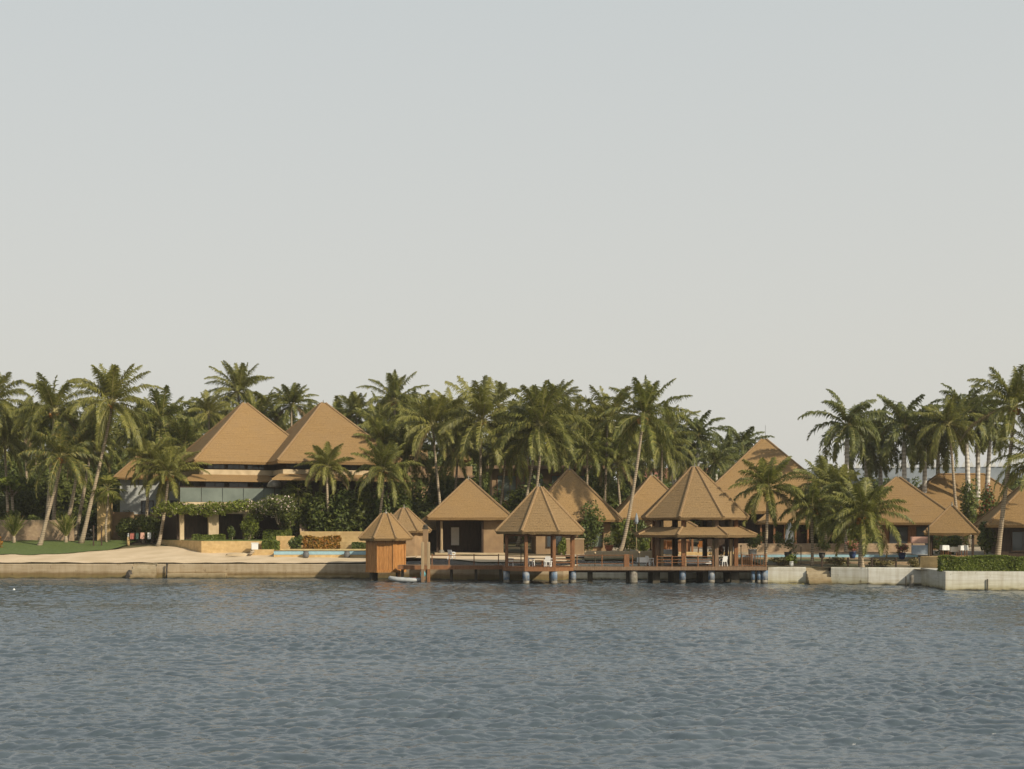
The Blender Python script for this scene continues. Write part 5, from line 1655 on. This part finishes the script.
bush('dark red bougainvillea over the roof edge at the right', 990, 140, 30, 66, 'leaf_dark', 0.18, petals=('petal_red', 420, 0.9), name='bougainvillea', cat='shrub', k=18)
bush('dark leafy shrub under the white palm trunks', 970, 148, 24, 72, 'leaf_mid', 0.2, k=16)
bush('dark shrub between the dining pavilion and the right cottage', 985, 128, 26, 44, 'leaf_dark', 0.17, k=14)
bush('dark shrub behind the dining pavilion', 950, 131, 40, 30, 'leaf_dark', 0.17)
bush('dry orange-brown grass clump at the end of the right planting strip', 915, 117.4, 16, 10, 'leaf_dry', 0.14, 0.7, name='grass_clump', cat='grass clump')
bush('low dry brush in the planting strip by the right end of the jetty', 784, 121.5, 34, 9, 'leaf_dry', 0.13, 0.6, name='grass_clump', cat='grass clump')
bush('dry tan grass left of the short stout palm', 838, 120.5, 26, 9, 'leaf_dry', 0.13, 0.6, name='grass_clump', cat='grass clump')
bush('dry tan grass right of the short stout palm', 884, 119.4, 34, 8, 'leaf_dry', 0.13, 0.6, name='grass_clump', cat='grass clump')

# understorey trees: dark crowns that close the gaps between the palms
ut = [(-12, 172, 462, 60), (40, 172, 456, 56), (96, 170, 458, 48), (118, 166, 486, 40), (150, 182, 448, 66), (196, 186, 440, 60), (372, 172, 462, 50), (350, 166, 482, 44),
      (404, 168, 470, 52), (424, 182, 446, 60), (396, 192, 430, 60), (462, 186, 446, 58), (498, 192, 432, 62), (420, 156, 494, 40), (520, 162, 480, 36), (590, 188, 452, 60), (630, 186, 462, 50), (606, 162, 488, 34),
      (668, 172, 478, 34), (706, 176, 484, 40), (736, 186, 478, 40), (828, 172, 468, 44), (820, 150, 498, 40), (840, 142, 512, 38), (862, 176, 474, 44), (930, 190, 492, 60), (300, 190, 440, 70), (1010, 152, 500, 40), (340, 158, 500, 44), (392, 150, 502, 40), (366, 152, 512, 34), (560, 196, 436, 60), (62, 186, 444, 60), (10, 190, 448, 60), (112, 188, 446, 56)]
ut += [(290, 148.5, 480, 26), (345, 147.5, 482, 30), (362, 148, 476, 32), (318, 147.5, 490, 26), (312, 158, 470, 30), (352, 160, 462, 34),
       (-30, 165, 470, 60), (22, 166, 476, 44), (56, 168, 470, 40), (84, 166, 474, 36), (104, 162, 494, 30), (126, 160, 500, 26),
       (388, 160, 486, 36), (408, 162, 488, 30), (440, 164, 462, 34), (455, 162, 476, 30), (476, 164, 466, 36), (498, 162, 486, 30), (536, 160, 474, 36), (560, 164, 468, 34), (596, 162, 476, 30), (622, 164, 478, 30), (585, 166, 464, 34),
       (640, 190, 466, 44), (686, 196, 476, 36), (850, 162, 486, 36), (876, 164, 488, 30), (922, 172, 500, 30), (800, 168, 490, 30)]
# far row that closes the wood behind the palms
ut += [(-40 + 33 * k, 214 + (k * 5) % 17, (444 + (k * 7) % 12) if k < 20 else 474, 66) for k in range(25)]
ut += [(-30 + 36 * k, 236 + (k * 5) % 9, 446 + (k * 5) % 9, 76) for k in range(18)]
ut += [(308, 148.5, 486, 24), (380, 147.5, 482, 28), (400, 148, 480, 30), (336, 147, 492, 24), (846, 140, 490, 36), (866, 142, 496, 30), (885, 205, 474, 40), (915, 200, 477, 36), (950, 206, 473, 44), (990, 200, 476, 40), (1015, 206, 470, 44)]
TL = {0: 'dark leafy tree filling the shade behind the lawn palms', 1: 'dark leafy tree filling the grove behind the great house', 2: 'dark leafy tree filling the grove behind the first and second cottages',
      3: 'dark leafy tree filling the gap around the pavilion and the big peak', 4: 'dark leafy tree in the shade among the right-hand royal palms'}
for i, (px, Yb, ty, wp) in enumerate(ut):
    k = 0 if px < 125 else 1 if px < 386 else 2 if px < 600 else 3 if px < 800 else 4
    tree(TL[k], px, Yb, ty, wp, 'leaf_dark' if i % 3 else 'leaf_mid', 0.97, 0.24 if Yb < 205 else 0.40, 34, dens=1.8 if Yb < 205 else 4.0, group=TL[k].replace('dark leafy tree', 'leafy trees'))

# ------------------------------------------------------------------ pots and plants
def potted(label, px, Y, pot, hp, leaf='leaf_mid', petals=None, w=1.1, h=0.9, zb=None, rp=0.28):
    x = X(px, Y); z = (ground(x, Y) + 0.1) if zb is None else zb
    rng = np.random.default_rng(int(px * 7))
    t = thing('potted_plant', label, 'potted plant', (x, Y, z))
    mb = MB(); mb.lathe((0, 0, 0), [(rp * 0.65, 0), (rp * 0.95, hp * 0.5), (rp, hp * 0.92), (rp * 1.1, hp * 0.93), (rp * 1.1, hp)], 12); mb.build('pot', M[pot], t, True)
    mb = MB(); bl = [(( d[0], d[1], hp + h * 0.5 + d[2]), (w * 0.3, w * 0.3, h * 0.3)) for d in rng.normal(0, 0.16, (9, 3)) * w]
    leaf_cloud(mb, bl, 420, 0.1, rng); mb.build('foliage', M[leaf], t)
    if petals:
        mb = MB(); leaf_cloud(mb, [(b[0], tuple(q * 1.15 for q in b[1])) for b in bl], 300, 0.1, rng); mb.build('flowers', M[petals], t)['kind'] = 'stuff'
    return t


potted('blue glazed pot of pink flowers left of the stout palm', 852.5, 124.5, 'blue_glaze', 0.62, petals='petal_pink', zb=Z(558.5, 124.5), w=1.2, rp=0.32)
potted('blue glazed pot of pink flowers right of the stout palm', 902, 124.5, 'blue_glaze', 0.62, petals='petal_pink', zb=Z(559.5, 124.5), w=1.2, rp=0.32)
potted('blue pot of red flowers on the pavilion deck', 719.5, 124.3, 'blue_glaze', 0.6, 'leaf_dark', 'petal_pink', 1.3, 1.2, ZD, 0.34)
potted('white conical pot with a leafy plant right of the pavilion', 752.5, 124, 'white', 0.95, 'leaf_mid', None, 1.5, 1.2, ZD + 0.45, 0.38)
potted('terracotta pot with a low bush on the terrace left of the pavilion', 609, 130, 'terracotta', 0.55, 'leaf_mid', None, 1.4, 1.0, Z(551, 130), 0.4)
potted('round dark bush in a dark pot by the right pool', 788, 124, 'grey_pot', 0.55, 'leaf_dark', None, 1.7, 1.2, Z(558, 124), 0.34)
potted('small white pot with a spiky plant at the sea wall corner', 791.5, 119, 'white', 0.45, 'leaf_hedge', None, 0.9, 0.6, ground(X(791.5, 119), 119), 0.2)
potted('dark leafy plant in a dark pot beside the dark small palm', 822, 124, 'grey_pot', 0.5, 'leaf_dark', None, 1.5, 1.2, Z(558, 124), 0.3)
potted('orange-leaved plant in a pot on the porch of the big peak', 778, 141, 'terracotta', 0.6, 'leaf_mid', None, 1.3, 1.2, ground(X(778, 141), 141) + 0.1, 0.3)
potted('leafy tub plant at the left corner of the big porch', 757, 137.5, 'grey_pot', 0.6, 'leaf_mid', None, 1.5, 1.3, ground(X(757, 137.5), 137.5) + 0.1, 0.35)
t = thing('palm_tub', 'wide grey tub around the foot of the planter palm', 'tub', (X(329, 147), 147, ground(X(329, 147), 147)))
mb = MB(); mb.lathe((0, 0, 0), [(0.42, 0), (0.55, 0.5), (0.58, 0.8), (0.52, 0.82)], 12); mb.build('tub', M['grey_pot'], t, True)

# ------------------------------------------------------------------ furniture


def chair_proto(name, label, mat, loc, rz):
    t = thing(name, label, 'chair', loc, rz)
    mb = MB(); mb.bbox(-.23, .23, -.23, .23, 0.40, 0.445, 0.01); mb.build('seat', M[mat], t)
    mb = MB()
    mb.add([(-.23, .2, .46), (.23, .2, .46), (.21, .33, .88), (-.21, .33, .88), (-.23, .235, .46), (.23, .235, .46), (.21, .365, .88), (-.21, .365, .88)],
           [(0, 1, 2, 3), (5, 4, 7, 6), (0, 4, 5, 1), (1, 5, 6, 2), (2, 6, 7, 3), (3, 7, 4, 0)])
    mb.build('backrest', M[mat], t)
    for sx in (-1, 1):
        for sy in (-1, 1):
            mb = MB(); mb.bar((sx * .21, sy * .2, .41), (sx * .25, sy * .25, 0), 0.05); mb.build('leg', M[mat], t)
        mb = MB(); mb.bar((sx * .25, -.22, .64), (sx * .24, .26, .66), 0.05); mb.bar((sx * .25, -.2, .42), (sx * .25, -.22, .64), 0.045); mb.build('armrest', M[mat], t)
    return t


def place(proto, label, px, Y, z, rz, group=None):
    c = copy_tree(proto); c.location = (X(px, Y), Y, z); c.rotation_euler = (0, 0, rz); c['label'] = label
    if group: c['group'] = group
    return c


za = ground(X(451, 126.5), 126.5) + 0.1
ch = chair_proto('garden_chair', 'white plastic chair alone in front of the open first cottage', 'white', (X(451.5, 126.5), 126.5, za), R(150))
ch['group'] = 'white plastic garden chairs'
gg = 'white plastic garden chairs'
place(ch, 'white plastic chair at the left side of the gazebo, facing inwards', 510.5, 119.6, ZD, R(80), gg)
place(ch, 'white plastic chair in the middle of the gazebo, turned sideways', 531.0, 118.6, ZD, R(70), gg)
place(ch, 'white plastic chair beside the right front post of the gazebo', 547.2, 118.2, ZD, R(185), gg)
place(ch, 'second white plastic chair close by the right front post of the gazebo', 549.6, 119.0, ZD, R(160), gg)
place(ch, 'white plastic chair just left of the left pavilion post', 650, 120.5, ZD, R(120), gg)
place(ch, 'white plastic chair under the pavilion between front posts', 723.5, 119.4, ZD, R(200), gg)
oc = chair_proto('armchair', 'orange wooden chair on the terrace, seen just right of the left pavilion posts', 'orange_wood', (X(662, 129), 129, ground(X(662, 129), 129) + 0.5), R(185))
oc['group'] = 'orange wooden terrace chairs'; oc.scale = (1.25,) * 3
place(oc, 'orange wooden chair on the terrace, farthest right, left of the double pavilion post', 701.5, 129.4, ground(X(701, 129), 129) + 0.5, R(175), 'orange wooden terrace chairs')
place(oc, 'reddish wooden chair next to the orange one behind the left pavilion posts', 671, 129.5, ground(X(671, 129), 129) + 0.5, R(150), 'orange wooden terrace chairs')


def table(label, px, Y, z, w, d, h, cloth=None, mat='wood_red', name='table'):
    t = thing(name, label, 'table', (X(px, Y), Y, z), R(6))
    mb = MB(); mb.bbox(-w / 2, w / 2, -d / 2, d / 2, h - 0.05, h, 0.01); mb.build('tabletop', M[mat], t)
    for sx in (-1, 1):
        for sy in (-1, 1):
            mb = MB(); mb.bar((sx * (w / 2 - .08), sy * (d / 2 - .08), 0), (sx * (w / 2 - .08), sy * (d / 2 - .08), h - .05), 0.06); mb.build('leg', M[mat], t)
    if cloth:
        c = MB(); n = 16
        ring = [(math.cos(2 * PI * k / n), math.sin(2 * PI * k / n)) for k in range(n)]
        sgn = lambda v: math.copysign(min(1, abs(v) * 1.42), v)
        vs = [(sgn(a) * w * .505, sgn(b) * d * .505, h + .012) for a, b in ring] + [(sgn(a) * (w * .54 + (.03 if k % 2 else 0)), sgn(b) * (d * .54 + (.03 if k % 2 else 0)), h - .42) for k, (a, b) in enumerate(ring)]
        c.add(vs, [tuple(range(n))] + [(n + k, n + (k + 1) % n, (k + 1) % n, k) for k in range(n)])
        o = c.build('tablecloth', M[cloth], loc=tuple(t.location), rz=R(6))
        tag(o, 'cloth draped over the ' + label, 'tablecloth')
    return t


table('small white-covered table beside the chair left of the pavilion', 643, 120.8, ZD, 0.9, 0.7, 0.72, 'cloth_white')
table('long low white-covered table under the pavilion', 697, 121.5, ZD, 2.2, 0.8, 0.6, 'cloth_white')
table('low red-brown table in the middle of the gazebo', 538, 119.8, ZD, 0.9, 0.7, 0.5)
table('white-covered table with wall behind, seen between the left pavilion posts', 669, 128.2, ground(X(669, 128.2), 128.2) + 0.1, 1.5, 0.9, 0.75, 'cloth_white')
zp_ = ground(X(952, 122.5), 122.5) + 0.72
table('left white-covered table in the dining pavilion behind the hedge', 944.5, 121.2, zp_, 0.6, 0.6, 0.95, 'cloth_white')
table('narrow white-covered table in the middle of the dining pavilion', 953.5, 121.8, zp_, 0.8, 0.5, 0.8, 'cloth_white')
table('right white-covered table in the dining pavilion behind the hedge', 963, 121.0, zp_, 0.65, 0.6, 0.95, 'cloth_white')
# serving counter with pink cloth by the right cottage
t = thing('serving_counter', 'counter with a pink cloth top and pale blue front under the right cottage eave', 'counter', (X(922, 131), 131, ground(X(922, 131), 131)), R(-8))
mb = MB(); mb.bbox(-0.95, 0.95, 0.3, 0.9, 1.15, 1.75, 0.03); mb.build('pink_canopy', M['cloth_pink'], t)
mb = MB(); mb.bbox(-0.95, 0.95, -0.3, 0.25, 0.0, 0.95, 0.03); mb.build('counter_front', plain('pale_blue_panel', (0.32, 0.38, 0.44)), t)
mb = MB()
for sx in (-.85, .85): mb.bbox(sx - .05, sx + .05, 0.4, 0.5, 0, 1.15, 0.01)
mb.build('canopy_posts', M['wood_dark'], t)
t = thing('closed_parasol', 'tall white closed parasol wrapped in cloth at the big porch', 'parasol', (X(789.5, 140), 140, ground(X(789.5, 140), 140) + 0.05))
mb = MB(); n = 14; prof = [(0.05, 0.35), (0.36, 0.5), (0.42, 1.2), (0.36, 2.0), (0.3, 2.5), (0.16, 2.8), (0.03, 2.95)]
vs = []
for r_, z in prof:
    for k in range(n): vs.append((r_ * (1 + .12 * (k % 2)) * math.cos(2 * PI * k / n), r_ * (1 + .12 * (k % 2)) * math.sin(2 * PI * k / n), z))
mb.add(vs, [(i * n + k, i * n + (k + 1) % n, (i + 1) * n + (k + 1) % n, (i + 1) * n + k) for i in range(len(prof) - 1) for k in range(n)]); mb.build('canopy', M['cloth_white'], t)
mb = MB(); mb.tube([(0, 0, 0), (0, 0, 3.05)], [0.035, 0.03], 6); mb.lathe((0, 0, 0), [(0.3, 0), (0.3, 0.08), (0.05, 0.12)], 10); mb.build('pole', M['wood_pale'], t)
t = thing('closed_parasol', 'small grey chimney shape, built as a closed parasol, left of the pavilion', 'parasol', (X(636.5, 133.5), 133.5, ground(X(636.5, 133.5), 133.5)))  # parasol form stands in for a small grey chimney
mb = MB(); mb.lathe((0, 0, 3.0), [(0.1, 0), (0.19, 0.2), (0.15, 0.6), (0.05, 1.0), (0.02, 1.05)], 8); mb.build('canopy', M['grey_far'], t)
mb = MB(); mb.tube([(0, 0, 0), (0, 0, 4.0)], [0.035, 0.03], 6); mb.build('pole', M['wood_pale'], t)


def lamp(label, px, Y, h, z=None):
    x = X(px, Y); t = thing('garden_lamp', label, 'lamp', (x, Y, ground(x, Y) if z is None else z))
    mb = MB(); mb.tube([(0, 0, 0), (0, 0, h)], [0.045, 0.04], 7); mb.build('lamp_post', M['pier_dark'], t)
    mb = MB(); mb.ball((0, 0, h + 0.10), 0.10, 9, 6); mb.build('globe', M['beige'], t, True)
    return t


lamp('globe lamp on a thin post before the right pool, near the small palm', 801, 121.5, 1.55)
lamp('globe lamp on the jetty rail right of the gazebo', 595, 119.4, 1.05, ZD)
lamp('globe lamp at the jetty right of the bollard', 639, 119.2, 1.1, ZD)
lamp('globe lamp under the gazebo, at the left back post', 521, 121.2, 2.4, ZD)
lamp('globe lamp left of the leafy white-potted plant', 741, 122.5, 1.6, ZD)
# dark thin bollards on the lawn edge
for px, lab in ((93.5, 'left one of two thin dark posts at the right end of the lawn'), (101.5, 'right one of two thin dark posts at the right end of the lawn')):
    yy = 146.0; x = X(px, yy); t = thing('garden_post', lab, 'post', (x, yy, ground(x, yy)))
    mb = MB(); mb.tube([(0, 0, -0.2), (0, 0, 2.2)], [0.08, 0.07], 7); mb.build('shaft', M['wood_dark'], t)
    mb = MB(); mb.ball((0, 0, 2.22), 0.1, 7, 5); mb.build('cap', M['wood_dark'], t)
x = X(128.3, 147); t = thing('marker_post', 'small pale orange tapered post on the sand before the dark clipped bush', 'post', (x, 147, ground(x, 147) + 0.1))
mb = MB(); mb.lathe((0, 0, 0), [(0.16, 0), (0.15, 0.5), (0.11, 0.9)], 9); mb.build('shaft', M['yellow_stone'], t, True)
mb = MB(); mb.lathe((0, 0, 0.9), [(0.12, 0), (0.1, 0.2), (0.02, 0.42)], 9); mb.build('tip', M['cloth_white'], t, True)
# towel rail in front of the clipped bushes
x = X(141.5, 149.0); t = thing('towel_rail', 'wooden towel rail in front of the two round clipped bushes', 'rail', (x, 149.0, ground(x, 149.0) + 0.1), R(3))
mb = MB(); mb.bar((-1.3, 0, 1.15), (1.3, 0, 1.15), 0.06)
for xx in (-1.25, 0, 1.25): mb.bar((xx, 0, 0), (xx, 0, 1.15), 0.07)
mb.build('frame', M['wood_dark'], t)
for xx, w_, m_, lab in ((-1.0, 0.4, 'cloth_red', 'red towel hanging at the left of the towel rail'), (-0.45, 0.28, 'cloth_green', 'green towel hanging on the towel rail'), (0.1, 0.42, 'cloth_pink', 'pink towel hanging in the middle of the towel rail'), (0.85, 0.36, 'cloth_white', 'white towel hanging at the right of the towel rail')):
    mb = MB(); nn_ = 6
    for sy, l_ in ((-1, 0.7), (1, 0.5)):
        vs = []
        for k in range(nn_ + 1):
            u = -w_ / 2 + w_ * k / nn_; wv = 0.02 * math.sin(k * 1.9 + xx)
            vs += [(u, sy * 0.05, 0), (u, sy * 0.06 + wv, -l_)]
        mb.add(vs, [(2 * k, 2 * k + 2, 2 * k + 3, 2 * k + 1) for k in range(nn_)])
    mb.add([(-w_ / 2, -.05, 0), (w_ / 2, -.05, 0), (w_ / 2, .05, 0), (-w_ / 2, .05, 0)], [(0, 1, 2, 3)])
    o = mb.build('towel', M[m_], loc=(x + xx, 149.0, t.location[2] + 1.19)); tag(o, lab, 'towel')
# bits on the sand and terrace
t = thing('storage_box', 'small white box on the terrace edge, right of the terrace lawn', 'box', (X(255, 138.6), 138.6, Z(549.5, 138.6)))
mb = MB(); mb.bbox(-.32, .32, -.25, .25, 0, 0.6, 0.03); mb.build('body', M['white'], t)
mb = MB(); mb.bbox(-.35, .35, -.28, .28, 0.6, 0.68, 0.02); mb.build('lid', M['white'], t)
x, yy = X(239, 136.6), 136.6
t = thing('rowing_boat', 'pale upturned boat hull lying on the sand below the terrace wall', 'boat', (x, yy, ground(x, yy) + 0.1), R(6))
mb = MB(); n = 12; vs = []
for k in range(n + 1):
    u = -1.6 + 3.2 * k / n; w_ = 0.55 * (1 - abs(u / 1.65) ** 2.4)
    for j in range(7):
        a = PI * j / 6; vs.append((u, w_ * math.cos(a), 0.42 * math.sin(a) * (1 - abs(u / 1.7) ** 3) ))
mb.add(vs, [(k * 7 + j, k * 7 + 7 + j, k * 7 + 8 + j, k * 7 + 1 + j) for k in range(n) for j in range(6)]); mb.build('hull', M['beige'], t, True); t.scale = (0.85, 0.85, 0.8)
mb = MB(); mb.bar((-1.5, 0, 0.2), (1.5, 0, 0.43), 0.05); mb.build('keel', M['wood_dark'], t)
x, yy = X(251.5, 136.2), 136.2
t = thing('driftwood_log', 'short brown log leaning by the upturned boat', 'log', (x, yy, ground(x, yy) + 0.1))
mb = MB(); mb.tube([(-0.3, 0, 0.08), (0, 0, 0.35), (0.25, 0.05, 0.6)], [0.16, 0.15, 0.12], 8); mb.build('body', M['bark'], t, True)
mb = MB(); mb.tube([(0.02, 0, 0.4), (-0.12, -0.05, 0.62)], [0.06, 0.04], 6); mb.build('branch_stub', M['bark'], t)
mb = MB(); mb.ball((0, 0, 0.02), (0.10, 0.10, 0.08), 8, 5); mb.lathe((0, 0, 0.08), [(0.05, 0), (0.03, 0.07)], 6)
tag(mb.build('float', M['white'], loc=(X(14, 106.5), 106.5, 0), smooth=True), 'tiny white float on the water near the left edge', 'float')
